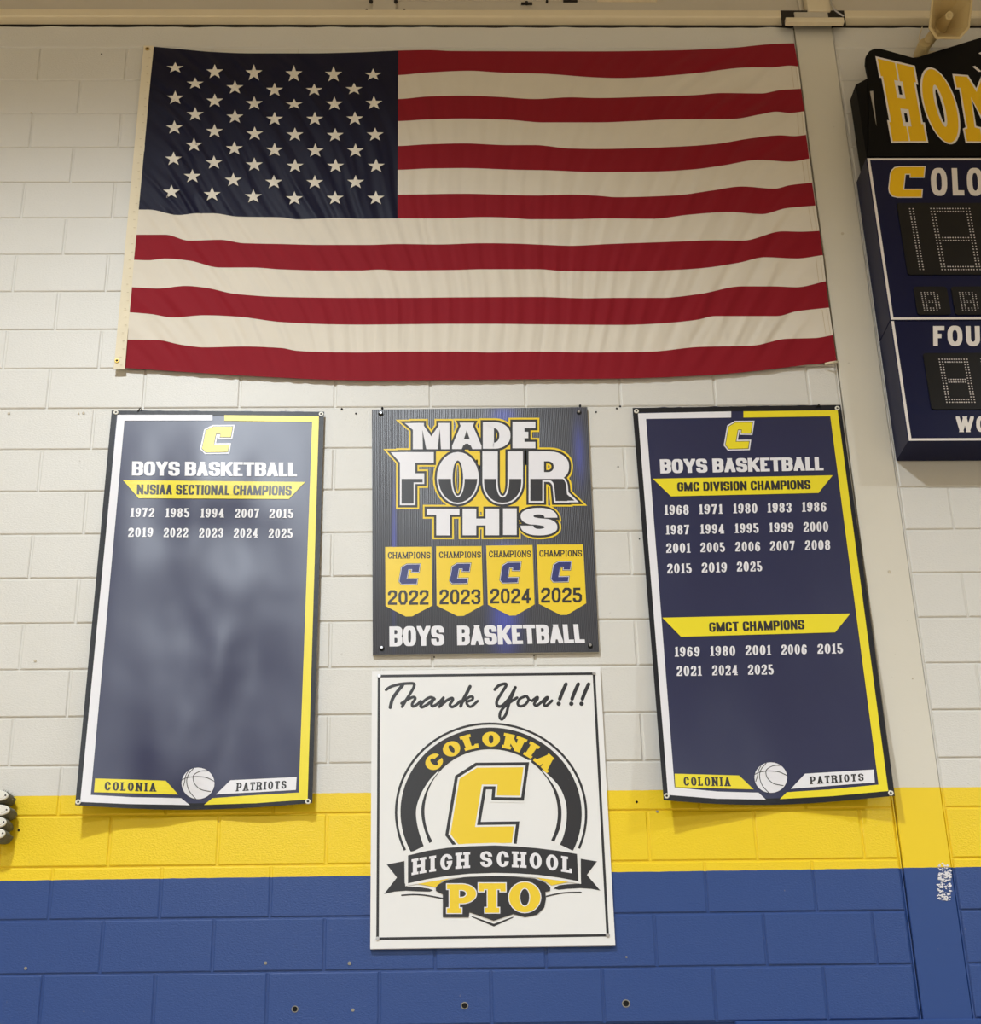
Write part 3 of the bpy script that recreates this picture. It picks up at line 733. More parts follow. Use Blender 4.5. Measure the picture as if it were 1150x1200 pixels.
# ------------------------------------------------------------------ championship banners
def banner(name, label, cor, bottom, Dfun, grom):
    tl, tr, br, bl = cor
    root = empty(name, at((bl[0]+br[0])/2, bottom(0.5), .02), label, 'banner', 'tall navy championship banners')
    S = Sheet(Dfun, root, .0006); grid = []
    for j in range(73):
        t = j/72; row = []
        for i in range(41):
            s = i/40; u = (tl[0]+(tr[0]-tl[0])*s)*(1-t)+(bl[0]+(br[0]-bl[0])*s)*t
            v = (tl[1]+(tr[1]-tl[1])*s)*(1-t)+bottom(s)*t
            if j == 0: v += .35*math.sin(i*1.9)+.3*math.sin(i*.7)
            row.append(S.P(u, v))
        grid.append(row)
    slab_mesh('vinyl_sheet', grid, .0012, M['vinyl'], root)
    # sewn hems: a black welt round all four edges
    def uv(s, t): return ((tl[0]+(tr[0]-tl[0])*s)*(1-t)+(bl[0]+(br[0]-bl[0])*s)*t, (tl[1]+(tr[1]-tl[1])*s)*(1-t)+bottom(s)*t)
    hp = []
    for k in range(36):
        a, b = k/36, (k+1)/36
        hp += [[uv(a, 0), uv(b, 0), uv(b, .012), uv(a, .012)], [uv(a, .984), uv(b, .984), uv(b, 1), uv(a, 1)],
               [uv(0, a), uv(.025, a), uv(.025, b), uv(0, b)], [uv(.975, a), uv(1, a), uv(1, b), uv(.975, b)]]
    S.put('hem', hp, M['hem'], 1)
    for u, v in grom:
        disc('grommet', S.P(u, v, .001), .0105, M['gromwhite'], root, .003, 16, .0045)
    return root, S
def bfun(xl, ztop, w, hgt, c1, c2, c3, seed):
    def D(u, v):
        p = at(u, v); s = (p.x-xl)/w; t = (ztop-p.z)/hgt; s = min(max(s, -.05), 1.05); t = min(max(t, -.02), 1.05)
        q = Vector((s*1.9+seed, t*2.6, seed)); q2 = Vector((s*5+seed, t*6, seed*2))
        e = math.sin(math.pi*min(max(s, 0), 1))*min(1, t*5)
        d = .016+.006*t+c1*max(0, 1-2*s)**1.6*t**3+c2*max(0, 2*s-1)**1.6*t**3
        d += c3*e*(noise.noise(q)*.022+noise.noise(q2)*.011+noise.noise(q2*2.3)*.0022)
        d += c3*.004*e*math.sin(s*12+1.5*math.sin(t*5+seed)+seed)
        return max(d, .006)
    return D
LB, SB = banner('championship_banner', 'navy vinyl banner listing sectional champions years, left of the two tall ones',
    ((131, 481), (380, 482.5), (366, 941), (88, 943.5)), lambda s: 943.5-2.5*s+6.5*math.sin(math.pi*s),
    bfun(.275, Z0-2.045, .895, 1.77, .055, .022, 1.0, 2.3), ((136, 483.5), (376.5, 485.5), (91.8, 940), (361, 939.3)))
RBn, SR = banner('championship_banner', 'navy vinyl banner listing division and tournament champions, right one beside the column',
    ((741.5, 478), (985.4, 474.5), (1049, 932.5), (778, 937.5)), lambda s: 937.5-5*s+9*math.sin(math.pi*s)*(1-.25*s),
    bfun(2.49, Z0-2.04, .89, 1.78, .062, .045, .55, 5.1), ((746, 482), (981.5, 478.5), (781.5, 932.8), (1044.2, 929.5)))

def put_strip(S, name, A, Bq, mat, n=10, label=None, layer=2): return S.put(name, strip(A, Bq, n), mat, layer, label)
# left banner
S = SB
S.put('border_stripe', strip([(249.1, 486.2), (137.6, 486), (94, 939.8), (150, 942.2), (222.5, 943.5)], [(249.1, 492.7), (145.9, 493), (106.4, 931.5), (155, 934.2), (212.2, 935.3)], 12), M['pwhite'], 2, 'white border stripe')
S.put('border_stripe', strip([(263, 486.5), (373.9, 487.6), (360.6, 936.9), (300, 941.2), (239.2, 943.2)], [(263, 493), (365.9, 494.6), (350.2, 928.8), (296, 932), (248.8, 935.4)], 12), M['pyellow'], 2, 'yellow border stripe')
cb = emblem(238, 501, 271.5, 529)
S.joined('letter_emblem', [(tri(offset_poly(cb, 3.2)), M['pwhite'], 2), (tri(offset_poly(cb, 1.6)), M['pdark'], 3), (tri(offset_poly(cb, .9)), M['pyellow'], 4)])
def title(q, xs):
    pl = text_polys('BOYS BASKETBALL', IMP, q)
    for sd in (-1, 1): S.put('title_lettering', [p for p in pl if (sum(c[0] for c in p)/len(p)-xs)*sd > 0], M['pwhite'], 2)
title(quad((155, 540.6), (348.2, 542), (348.2, 558.3), (154.5, 557.3)), 213.5)
S.put('title_ribbon', strip([(144.1, 562.6), (357.6, 564.8)], [(162.6, 583.9), (338.7, 584.8)], 14), M['pyellow'], 2)
S.put('ribbon_lettering', text_polys('NJSIAA SECTIONAL CHAMPIONS', IMPN, quad((160.8, 567.6), (342, 569), (341.5, 580.4), (160.4, 579.2))), M['pdark'], 3)
yr = [((152.8, 181.1), (194, 222.3), (235.1, 263), (275.3, 304), (315.6, 344.3)), ((150, 179.6), (191.7, 220.7), (233.2, 261.9), (273.9, 302.6), (314.7, 343.4))]
for row, ys, (va, vb), dv in ((yr[0], ('1972', '1985', '1994', '2007', '2015'), (595.2, 605.9), 1.2), (yr[1], ('2019', '2022', '2023', '2024', '2025'), (618.4, 629.2), 1.2)):
    for i, ((a, b), y) in enumerate(zip(row, ys)):
        d = dv*i/4; S.put('year_number', text_polys(y, YEAR, quad((a+.5, va+d), (b, va+d), (b-.4, vb+d), (a, vb+d))), M['pwhite'], 2)
S.put('label_strip', strip([(111.5, 912.2), (194.3, 914.8)], [(110.2, 928.4), (209, 931.1)], 10), M['pyellow'], 2, 'yellow label strip')
S.put('label_lettering', text_polys('COLONIA', SLAB, quad((123, 916), (182.8, 917.6), (182.6, 927.7), (122.4, 926))), M['pdark'], 3)
S.put('label_strip', strip([(270.2, 914.3), (347.8, 910.6)], [(253.2, 931), (346.8, 925.8)], 10), M['pwhite'], 2, 'white label strip')
S.put('label_lettering', text_polys('PATRIOTS', SLAB, quad((277.8, 917.4), (336, 914.8), (335.5, 924), (277, 927.4))), M['pdark'], 3)
def ball(S, cx, cy, rx, ry):
    def m(p): return (cx+(p[0]-217)/130*rx, cy+(p[1]-257)/124.5*ry)
    L = []
    for c in ([(88, 232), (130, 212), (200, 203), (280, 210), (345, 240)], [(182, 138), (140, 190), (128, 250), (150, 320), (200, 380)],
              [(140, 160), (118, 200), (112, 240), (97, 290)], [(300, 157), (240, 160), (190, 185), (178, 215), (192, 262), (240, 305), (318, 322)]):
        L += stroke([m(p) for p in smooth_pts(c, 5)], False, .42)
    S.joined('basketball_emblem', [(fan(ellipse(cx, cy, rx, ry)), M['pwhite'], 3), (L, M['pdark'], 4)])
ball(S, 232.1, 918, 19.3, 18.5)
# right banner
S = SR
def z3(x, y): return (730+x/3.485, 460+y/3.485)
def z4(x, y): return (730+x/3.485, 690+y/3.485)
S.put('border_stripe', strip([(857.1, 482.1), (747.8, 484.4), (783, 931.5), (840, 936), (897.9, 937)], [(857.1, 489.3), (757.3, 490.9), (790.8, 922.8), (842, 927.6), (889.3, 928.9)], 12), M['pwhite'], 2, 'white border stripe')
S.put('border_stripe', strip([(871.5, 482.1), (981.9, 480.7), (1041.3, 926.9), (975, 933), (914.2, 936.4)], [(871.5, 489.3), (973.3, 487.8), (1029.9, 919.5), (973, 925), (922.3, 928.4)], 12), M['pyellow'], 2, 'yellow border stripe')
cb = emblem(851.5, 496, 881, 525)
S.joined('letter_emblem', [(tri(offset_poly(cb, 3.0)), M['pwhite'], 2), (tri(offset_poly(cb, 1.5)), M['pdark'], 3), (tri(offset_poly(cb, .9)), M['pyellow'], 4)])
title(quad((773.4, 538.2), (964.8, 535.4), (965.6, 551.2), (774.2, 554.8)), 832)
S.put('title_ribbon', strip([z3(123, 352), z3(858, 338)], [z3(197, 424), z3(800, 410)], 14), M['pyellow'], 2)
S.put('ribbon_lettering', text_polys('GMC DIVISION CHAMPIONS', IMPN, quad(z3(222, 367), z3(766, 358), z3(768, 394), z3(223, 403))), M['pdark'], 3)
S.put('title_ribbon', strip([z4(162, 118), z4(930, 101)], [z4(238, 196), z4(868, 178)], 14), M['pyellow'], 2)
S.put('ribbon_lettering', text_polys('GMCT CHAMPIONS', IMPN, quad(z4(352, 138), z4(741, 127), z4(743, 165), z4(354, 176))), M['pdark'], 3)
rows = [(z3, ((171, 270), (312, 408), (452, 550), (592, 690), (733, 832)), ('1968', '1971', '1980', '1983', '1986'), 460, 499, -12),
        (z3, ((177, 272), (318, 415), (459, 556), (599, 698), (739, 840)), ('1987', '1994', '1995', '1999', '2000'), 541, 580, -12),
        (z3, ((178, 276), (318, 418), (460, 562), (602, 703), (745, 848)), ('2001', '2005', '2006', '2007', '2008'), 616, 655, -12),
        (z3, ((182, 282), (323, 426), (467, 570)), ('2015', '2019', '2025'), 699, 739, -8),
        (z4, ((213, 315), (358, 460), (502, 605), (648, 752), (796, 900)), ('1969', '1980', '2001', '2006', '2015'), 237, 277, -12),
        (z4, ((221, 322), (366, 470), (512, 617)), ('2021', '2024', '2025'), 315, 356, -5)]
for zf, xs, ys, ya, yb, dy in rows:
    for i, ((a, b), y) in enumerate(zip(xs, ys)):
        d = dy*i/(len(xs)-1)
        S.put('year_number', text_polys(y, YEAR, quad(zf(a-1, ya+d), zf(b-1, ya+d-1), zf(b, yb+d-1), zf(a, yb+d))), M['pwhite'], 2)
S.put('label_strip', strip([z4(212, 755), z4(475, 762)], [z4(215, 810), z4(535, 819)], 10), M['pyellow'], 2, 'yellow label strip')
S.put('label_lettering', text_polys('COLONIA', SLAB, quad(z4(248, 768), z4(438, 770), z4(440, 806), z4(250, 803))), M['pdark'], 3)
S.put('label_strip', strip([z4(745, 755), z4(1025, 738)], [z4(687, 817), z4(1030, 791)], 10), M['pwhite'], 2, 'white label strip')
S.put('label_lettering', text_polys('PATRIOTS', SLAB, quad(z4(765, 767), z4(983, 754), z4(985, 784), z4(767, 798))), M['pdark'], 3)
ball(S, *z4(605, 771), 19.2, 17.9)
# black cable ties holding the banner tops
for u, v, root, D in ((164.5, 478, LB, .018), (960, 473.5, RBn, .018)):
    tube('cable_tie', [at(u-3, v+4, D), at(u, v, D+.004), at(u+1.5, v+3, D)], .0025, M['blackplastic'], root, 6)

# ------------------------------------------------------------------ flat plastic signs
def sign(name, label, cor, mat, edge, Df=.014, th=.010):
    c = [at(p[0], p[1], Df) for p in cor]
    root = empty(name, (c[2]+c[3])/2, label, 'sign')
    grid = []
    for j in range(9):
        t = j/8; row = []
        for i in range(9):
            s = i/8; row.append((c[0]*(1-s)+c[1]*s)*(1-t)+(c[3]*(1-s)+c[2]*s)*t)
        grid.append(row)
    slab_mesh('plastic_board', grid, th, mat, root, False, edge)
    return root, Sheet(lambda u, v: Df, root)
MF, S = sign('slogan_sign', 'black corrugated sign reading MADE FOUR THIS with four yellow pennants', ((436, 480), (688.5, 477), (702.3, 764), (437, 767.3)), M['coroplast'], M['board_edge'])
BIG = Style(W=1, tx=.46, ty=.22, gap=0, rk=.9, n=7)
def big(ch, x0, x1, ya, yb, stx, sty, e, rk=.9, ymax=None, ymin=None):
    """one letter in a pixel box (ya top, yb base); e in pixels"""
    hgt = yb-ya; st = Style(W=1, tx=stx/hgt, ty=sty/hgt, rk=rk, n=7)
    pl = glyph(ch, 0, (x1-x0)/hgt, 1, st, e/hgt)
    out = []
    for p in pl:
        q = [(x0+a*hgt, yb-b*hgt) for a, b in p]
        if ymax is not None: q = clip(q, -1e9, 1e9, ymin, ymax)
        if q: out.append(q)
    return out
LT = [('M', 484, 527, 495.6, 526.4, 13, 9), ('A', 530, 564.4, 495.4, 526.2, 14, 7), ('D', 566, 598.3, 494.8, 525.8, 13, 7), ('E', 600.8, 627.6, 494.2, 525.3, 14, 7.5),
      ('F', 468.8, 508.5, 529.8, 592, 18, 12.5), ('O', 512, 561.4, 529.6, 591, 18.5, 10), ('U', 565.5, 613, 529, 591, 18, 10), ('R', 619.7, 667, 529, 589, 18, 11.5),
      ('T', 500.3, 538.6, 596.2, 627.4, 16, 7), ('H', 542.3, 585.2, 596.1, 627.3, 16, 8), ('I', 589.6, 605.8, 595.8, 627, 16, 8), ('S', 610.3, 653.3, 595.2, 627.4, 15, 7.6)]
SP = [[(474.5, 495.8), (492, 495.6), (492, 512), (484.3, 504)], [(458, 530), (478, 529.7), (478, 550), (468.8, 542)], [(650, 588.8), (678.5, 588.6), (665.5, 576), (655, 570)]]
YL = M['pyellow']
ye, de = [], []
SPOF = {'M': SP[0], 'F': SP[1], 'R': SP[2]}
for ch, x0, x1, ya, yb, sx, sy in LT:
    rk = {'O': 1.0, 'D': .9, 'U': .95, 'S': .92, 'R': .9}.get(ch, .8)
    ye += big(ch, x0, x1, ya, yb, sx, sy, 4.6, rk); de += big(ch, x0, x1, ya, yb, sx, sy, 2.6, rk)
    wh = big(ch, x0, x1, ya, yb, sx, sy, 0, rk); dk = []
    if 528 < ya < 532: dk = big(ch, x0, x1, ya, yb, sx, sy, -1.9, rk, ymax=594, ymin=561.2)
    if ch in SPOF:
        p = SPOF[ch]; ye += tri(offset_poly(p, 4.0)); de += tri(offset_poly(p, 2.3)); wh += [p]
    if ch == 'R': dk += tri([(654, 575), (665, 579.5), (673.5, 586.6), (652.5, 586.8)])
    if ch == 'A': dk = [[(547.1, 504), (543.8, 514.6), (550.6, 514.6)], [(541.2, 526.8), (543.2, 521.6), (551.6, 521.6), (554, 526.8)]]
    if ch == 'M': dk = [[(495.2, 503.5), (499.8, 526.6), (495.7, 526.6)], [(515.6, 503), (517, 526.6), (513, 526.6)]]
    S.joined('slogan_letter', [(wh, M['pwhite'], 3), (dk, M['pdark'], 4)], 'white and charcoal letter of the word FOUR' if 528 < ya < 532 else None)
# yellow pools between the letters
ye += [[(505, 524), (570, 524), (570, 545), (505, 545)], [(560, 524), (625, 524), (625, 600), (560, 600)], [(555, 560), (575, 560), (580, 600), (545, 600)], [(605, 560), (640, 560), (640, 600), (600, 600)], [(509, 548), (513, 548), (513, 552), (509, 552)]]
S.put('slogan_outline', ye, M['pgold'], 1, 'yellow outline of the slogan letters')
S.put('slogan_inline', de, M['pdark'], 2, 'charcoal inline of the slogan letters')
def z6(x, y): return (425+x/3.966, 620+y/3.966)
pen = [(((105, 83), (320, 82), (325, 355), (215, 412), (107, 358)), (118, 315, 107, 137), (118, 307, 284, 352), (468.5, 661.7, 491.8, 684), '2022'),
       (((342, 80), (553, 79), (561, 352), (455, 410), (345, 356)), (356, 551, 105, 134), (358, 548, 281, 350), (527.7, 660.8, 551, 683.4), '2023'),
       (((575, 77), (790, 74), (800, 350), (697, 408), (583, 352)), (588, 783, 101, 131), (594, 783, 277, 346), (586.8, 659.6, 610, 682.6), '2024'),
       (((810, 73), (1025, 71), (1040, 345), (935, 405), (820, 348)), (822, 1020, 98, 128), (830, 1020, 273, 342), (646.6, 658.8, 669.2, 681.5), '2025')]
for poly, (a, b, c, d), (e, f, g, h), eb, y in pen:
    pp = [z6(*p) for p in poly]; cb = emblem(*eb)
    cp = pp[:3]+[(pp[3][0]+4, pp[3][1]-1.6), (pp[3][0]-3.5, pp[3][1]-1.4)]+[pp[4]]
    S.joined('champion_pennant', [(tri(cp), M['pgold'], 1),
        (text_polys('CHAMPIONS', VARS, quad(z6(a, c), z6(b, c-1), z6(b, d-1), z6(a, d))), M['pdark'], 2),
        (tri(offset_poly(cb, 1.5)), M['pdark'], 2), (tri(offset_poly(cb, 1.0)), M['pwhite'], 3), (tri(offset_poly(cb, .35)), M['pblue'], 4),
        (text_polys(y, VDIG, quad(z6(e, g), z6(f, g-1), z6(f, h-1), z6(e, h))), M['pdark'], 2)], 'yellow pennant for '+y)
for w_, q in (('BOYS', quad((456.4, 734.2), (520.5, 733.2), (520.8, 756.4), (456.6, 757.6))), ('BASKETBALL', quad((535.6, 733.2), (683.5, 731.4), (685.8, 753.2), (536, 756.3)))):
    S.put('team_lettering', text_polys(w_, IMP, q), M['pwhite'], 2)
for u, v in ((446.3, 484.3), (678.3, 482.6), (447.3, 759), (691.8, 756)):
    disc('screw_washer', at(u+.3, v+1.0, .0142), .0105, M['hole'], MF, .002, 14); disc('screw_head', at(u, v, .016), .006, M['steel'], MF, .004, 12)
for u, v in ((448.3, 479), (680, 476.2)):
    disc('wall_bolt', at(u, v, .004), .005, M['hole'], MF, .006, 8)

TY, S = sign('thank_you_sign', 'white plastic sign reading Thank You with a round school emblem, lowest of all', ((436, 786.5), (703.4, 781.5), (721.3, 1108), (434, 1112)), M['board_white'], M['board_white'], .015, .012)
fr = [(444.3, 792.3), (696.2, 789.4), (712.4, 1096), (442.6, 1100)]
fi = offset_poly(fr, -1.5); fo = offset_poly(fr, 1.5)
S.put('border_line', strip(fo+[fo[0]], fi+[fi[0]], 1), M['pdark'], 1)
def zs(o): return lambda x, y: (o[0]+x/8.214, o[1]+y/8.214)
a_, b_ = zs((440, 785)), zs((560, 785)); pol = []
def pen_(pts, f, w, n=6):
    w *= 1.12
    p = [f(*q) for q in pts]; sm = smooth_pts(p, n); L = stroke(sm, False, w)
    for e in (sm[0], sm[-1]): L.extend(fan(ellipse(e[0], e[1], w, w, n=10)))
    return L
for pts, w in (([(103, 192), (150, 162), (225, 140), (300, 131), (368, 132), (372, 160), (350, 205), (300, 285), (258, 355)], 1.5),
               ([(262, 150), (215, 205), (165, 280), (143, 362)], 1.75),
               ([(252, 322), (310, 285), (365, 262), (384, 278), (355, 325), (362, 352), (400, 335), (436, 302)], 1.45),
               ([(570, 280), (530, 264), (475, 295), (437, 340), (450, 360), (505, 330), (562, 280), (540, 325), (552, 350), (600, 325), (650, 275)], 1.5),
               ([(655, 268), (645, 310), (620, 352), (680, 300), (735, 272), (745, 290), (718, 335), (740, 357), (780, 335), (818, 300)], 1.5),
               ([(912, 160), (880, 225), (845, 290), (822, 350)], 1.75), ([(845, 305), (905, 262), (938, 262), (930, 290), (880, 310), (895, 345), (925, 352), (985, 300)], 1.4)):
    pol += pen_(pts, a_, w)
for pts, w in (([(165, 190), (205, 150), (262, 134), (272, 155), (225, 230), (185, 300), (190, 345), (235, 345), (300, 280), (335, 220), (362, 170)], 1.6),
               ([(362, 170), (335, 240), (300, 330), (275, 420), (235, 475), (212, 450), (225, 395), (280, 335), (378, 268)], 1.5),
               ([(455, 255), (405, 280), (385, 325), (410, 350), (455, 335), (488, 290), (475, 258), (455, 255)], 1.45), ([(490, 285), (520, 296)], 1.1),
               ([(525, 298), (570, 264), (575, 280), (545, 325), (568, 343), (620, 305), (660, 268), (672, 272), (638, 325), (660, 345), (715, 297)], 1.5),
               ([(850, 137), (815, 215), (790, 280)], 1.9), ([(968, 137), (933, 215), (908, 280)], 1.9), ([(1068, 137), (1033, 215), (1008, 280)], 1.9)):
    pol += pen_(pts, b_, w)
for c in ((780, 326), (901, 326), (1000, 326)):
    q = b_(*c); pol += fan(ellipse(q[0], q[1], 2.6, 2.6, n=14))
S.put('script_lettering', pol, M['pdark'], 1)
# the round emblem, laid out on a true circle of the board
pc = at(575.8, 950.5, .015); RR = (at(688.6, 950.5, .015).x-at(463, 950.5, .015).x)/2
def w2p(x, z):
    d = np.array([x-CX, -.015+CD, z-CZ]); w = d@FW; return (PX+F*(d@RT)/w, PY-F*(d@UP)/w)
def pol_(r_, a): return w2p(pc.x+RR*r_*math.sin(math.radians(a)), pc.z+RR*r_*math.cos(math.radians(a)))
def ann(r0, r1, a0, a1, n=56):
    return strip([pol_(r0, a0+(a1-a0)*i/n) for i in range(n+1)], [pol_(r1, a0+(a1-a0)*i/n) for i in range(n+1)])
z1 = lambda x, y: (450+x/7.5, 840+y/7.5); z2 = lambda x, y: (560+x/7.5, 840+y/7.5)
def crescent(A, Bq, n): return strip([tuple(p) for p in smooth_pts(A, 4)], [tuple(p) for p in smooth_pts(Bq, 4)], 1)
cresL = crescent([z1(*p) for p in ((480, 473), (400, 557), (330, 670), (290, 780), (283, 870), (300, 980), (330, 1080), (362, 1165))], [z1(*p) for p in ((484, 480), (422, 560), (370, 655), (336, 760), (329, 850), (345, 950), (375, 1050), (415, 1145))], 2)
cresR = crescent([z2(*p) for p in ((566, 466), (640, 527), (722, 622), (771, 740), (783, 850), (775, 960), (750, 1060), (712, 1145))], [z2(*p) for p in ((566, 472), (622, 540), (690, 642), (728, 760), (737, 860), (725, 970), (690, 1060), (655, 1140))], 2)
S.joined('emblem_ring', [(ann(1.0, .975, -115, 115), M['pdark'], 1), (ann(.942, .693, -118, 118), M['pdark'], 1), (cresL+cresR, M['board_white'], 2)])
def arcmap(x, y): return pol_(.722+y*.172, -53.5+107*x)
S.put('arc_lettering', text_polys('COLONIA', Style(W=.98, tx=.36, ty=.22, gap=.27, rk=1.0, n=7, slab=.1, sh=.2), arcmap), M['pgold'], 2)
S.joined('letter_emblem', [(tri(offset_poly(CP, 8.2)), M['board_white'], 3), (tri(offset_poly(CP, 5.8)), M['pdark'], 4), (tri(offset_poly(CP, 2.1)), M['board_white'], 5), (tri(CP), M['pgold'], 6)])
top = [(478.3, 1002.5), (500.9, 997), (525.2, 993.4), (549.6, 991.6), (580, 990.7), (605, 991.8), (629.6, 993.9), (655, 997), (676.4, 1000.8)]
bot = [(478.3, 1035.2), (500.9, 1030.3), (525.2, 1026.4), (549.6, 1023.9), (580, 1022.9), (605, 1023.4), (629.6, 1025), (655, 1028.4), (678, 1032.6)]
def grow(P, dx, dy): return [(p[0]+(-dx if i == 0 else dx if i == len(P)-1 else 0), p[1]+dy) for i, p in enumerate(P)]
def bow(x, y):
    u = 484+(670.4-484)*x; b = 1015.9+.00096*(u-583)**2; return (u, b+.1-18.6*y)
body = [(510.9, 1040.9), (513, 1037.2), (522.8, 1031.7), (543.5, 1028.1), (580, 1026.3), (601.7, 1027.3), (626.8, 1029.4), (639.3, 1034.3), (645.1, 1039.8), (644.9, 1044), (639.3, 1045.1),
        (640, 1053.7), (637.9, 1063.5), (629.6, 1071.8), (615.7, 1074.9), (601.7, 1071.1), (578.8, 1079), (550.2, 1068.9), (549.6, 1075), (519.1, 1075), (519.1, 1048), (511, 1044)]
tailL = [(453.4, 1013.1), (474, 1009), (474.4, 1035), (478, 1039.4), (492, 1039.6), (503, 1041.4), (507.8, 1043.3), (504, 1045), (490, 1044.6), (476, 1043.8), (463, 1044.8), (450.3, 1047.6), (465.3, 1028.3)]
tailR = [(680.8, 1006.4), (699.8, 1009.5), (688, 1025.2), (703.7, 1043.7), (693, 1041.6), (680, 1040.8), (665, 1041.6), (655, 1042.8), (648.6, 1041.2), (655, 1037.6), (665, 1036.2), (676.9, 1035.7), (681, 1033.6)]
thin = [pen_([(471, 1049.2), (485, 1048.3), (500, 1049.4), (519.5, 1053)], lambda x, y: (x, y),.75), pen_([(640.7, 1050.3), (657.4, 1046.8), (670, 1045.9), (681, 1045.8)], lambda x, y: (x, y), .75)]
chev = [[(553.2, 1073.6), (579, 1082.6), (579, 1085.8), (552.8, 1074.6)], [(579, 1082.6), (601.5, 1074.2), (601.7, 1075.4), (579, 1085.8)]]
S.joined('ribbon_scroll', [(strip(grow(top, 3.2, -3), grow(bot, 3.2, 3.4)), M['board_white'], 7), (strip(top, bot), M['pdark'], 8)])
S.put('ribbon_tail', tri(tailL), M['pdark'], 2); S.put('ribbon_tail', tri(tailR), M['pdark'], 2)
for q in thin: S.put('underline_stroke', q, M['pdark'], 2)
S.put('chevron_stroke', chev, M['pdark'], 2)
for q in ([(489.3, 1035.8), (518, 1029.2), (530, 1028.6), (518, 1033), (510.6, 1039.7)], [(627, 1027.6), (650, 1029.8), (667, 1033.6), (646.3, 1037.7), (640.7, 1033.6)]): S.put('gold_flash', tri(q), M['pgold'], 6)
#(489.3, 1035.8), (518, 1029.2), (530, 1028.6), (518, 1033), (510.6, 1039.7)])+tri([(627, 1027.6), (650, 1029.8), (667, 1033.6), (646.3, 1037.7), (640.7, 1033.6)]), M['pgold'], 6)])
_hs = (text_polys('HIGH SCHOOL', Style(W=.72, tx=.25, ty=.17, gap=.26, rk=1.0, n=6, slab=.08, sh=.16, space=.42), bow))
for sd in (-1, 1): S.put('ribbon_lettering', [p for p in _hs if (sum(q[0] for q in p)/len(p)-559)*sd > 0], M['pwhite'], 9)
S.put('club_badge', tri(body), M['pdark'], 7)
pto = [('P', 527, 558, 1036.2, 1070, 11, 6.6), ('T', 561, 592.8, 1035, 1069.6, 10.5, 7), ('O', 596.8, 633.5, 1033.8, 1069.2, 12, 6.8)]
pw, py_ = [], []
for ch, x0, x1, ya, yb, sx, sy in pto:
    hgt = yb-ya; st_ = Style(W=1, tx=sx/hgt, ty=sy/hgt, rk=1.0 if ch == 'O' else .95, n=7, slab=0 if ch == 'O' else .09, sh=.17)
    for e, L in ((1.1, pw), (0, py_)):
        L += [[(x0+a*hgt, yb-b*hgt) for a, b in p] for p in glyph(ch, 0, (x1-x0)/hgt, 1, st_, e/hgt)]
S.joined('club_lettering', [(pw, M['pwhite'], 8), (py_, M['pgold'], 9)])
for u, v in ((444.4, 792.5), (696.3, 789.2), (442.8, 1100), (712.4, 1096)):
    disc('screw_head', at(u, v, .0155), .0075, M['steel'], TY, .004, 12)

# ------------------------------------------------------------------ scoreboard
DB = .13
sb = empty('scoreboard', at(1120, 517, DB), 'dark navy scoreboard cabinet with HOME header and unlit dot digits, cut by the right edge', 'scoreboard')
SS = Sheet(lambda u, v: DB, sb)
tlc, blc = at(1012.8, 184.5, DB), at(1067.3, 517.5, DB)
x0 = (tlc.x+blc.x)/2; xr = x0+1.55; zt, zb = tlc.z, blc.z; zm = at(1043, 375.5, DB).z
def prism_x(name, prof, xa, xb, mat, parent):
    n = len(prof); V = [(xa, y, z) for y, z in prof]+[(xb, y, z) for y, z in prof]
    return mesh_obj(name, V, [tuple(range(n))[::-1], tuple(range(n, 2*n))]+[(i, (i+1) % n, n+(i+1) % n, n+i) for i in range(n)], mat, parent)
box('cabinet', x0, xr, -DB, -.004, zm+.0015, zt, M['cab_navy'], sb, .003)
box('cabinet', x0, xr, -DB, -.004, zb, zm-.0015, M['cab_navy'], sb, .003)
box('rear_rail', x0+.06, xr-.1, -.004, 0.0, zb+.1, zt-.1, M['steel'], sb)
def zq(x, y): return (1000+x/7.5, 170+y/7.5)
def rect_w(xa, xb, za, zb_):     # world rect to pixel polygon
    out = []
    for X, Z in ((xa, zb_), (xb, zb_), (xb, za), (xa, za)):
        d = np.array([X-CX, -DB+CD, Z-CZ]); w = d@FW; out.append((PX+F*(d@RT)/w, PY-F*(d@UP)/w))
    return out
bw = .0115; bi = .004
bl_ = [rect_w(x0+bi, xr, zt-bi-bw, zt-bi), rect_w(x0+bi, x0+bi+bw, zm+.004, zt-bi), rect_w(x0+bi, xr, zm+.004, zm+.004+bw),
       rect_w(x0+bi, x0+bi+bw, zb+bi, zm-.003), rect_w(x0+bi, xr, zb+bi, zb+bi+bw)]
SS.put('border_line', bl_, M['signwhite'], 1, 'white border line')
# header box and its lobed plate
ht = at(999.6, 99, DB).z
hs_ = at(1018, 91, DB); prof = [(x0+.002, zt+.001), (xr, zt+.001), (xr, hs_.z), (hs_.x, hs_.z), (x0+.002, ht)]
n = len(prof); mesh_obj('header_box', [(x, -DB+.001, z) for x, z in prof]+[(x, -.055, z) for x, z in prof],
    [tuple(range(n)), tuple(range(n, 2*n))[::-1]]+[(i, n+i, n+(i+1) % n, (i+1) % n) for i in range(n)], M['cab_black'], sb)
plate_px = [(1011, 183.6), (1018.5, 112), (1018, 91), (1014.5, 74), (1015, 66), (1019, 60), (1025, 57), (1032, 57), (1070, 67.6), (1076, 67), (1150, 44), (1300, -4), (1380, 20), (1380, 184)]
hp = [at(u, v, DB+.004) for u, v in plate_px]; hp[0].x = x0+.01; hp[0].z = zt+.003; hp[-1].z = zt+.003; hp[-1].x = xr; hp[-2].x = xr
for q in hp: q.x = min(q.x, xr)
tt = tessellate_polygon([hp]); n = len(hp)
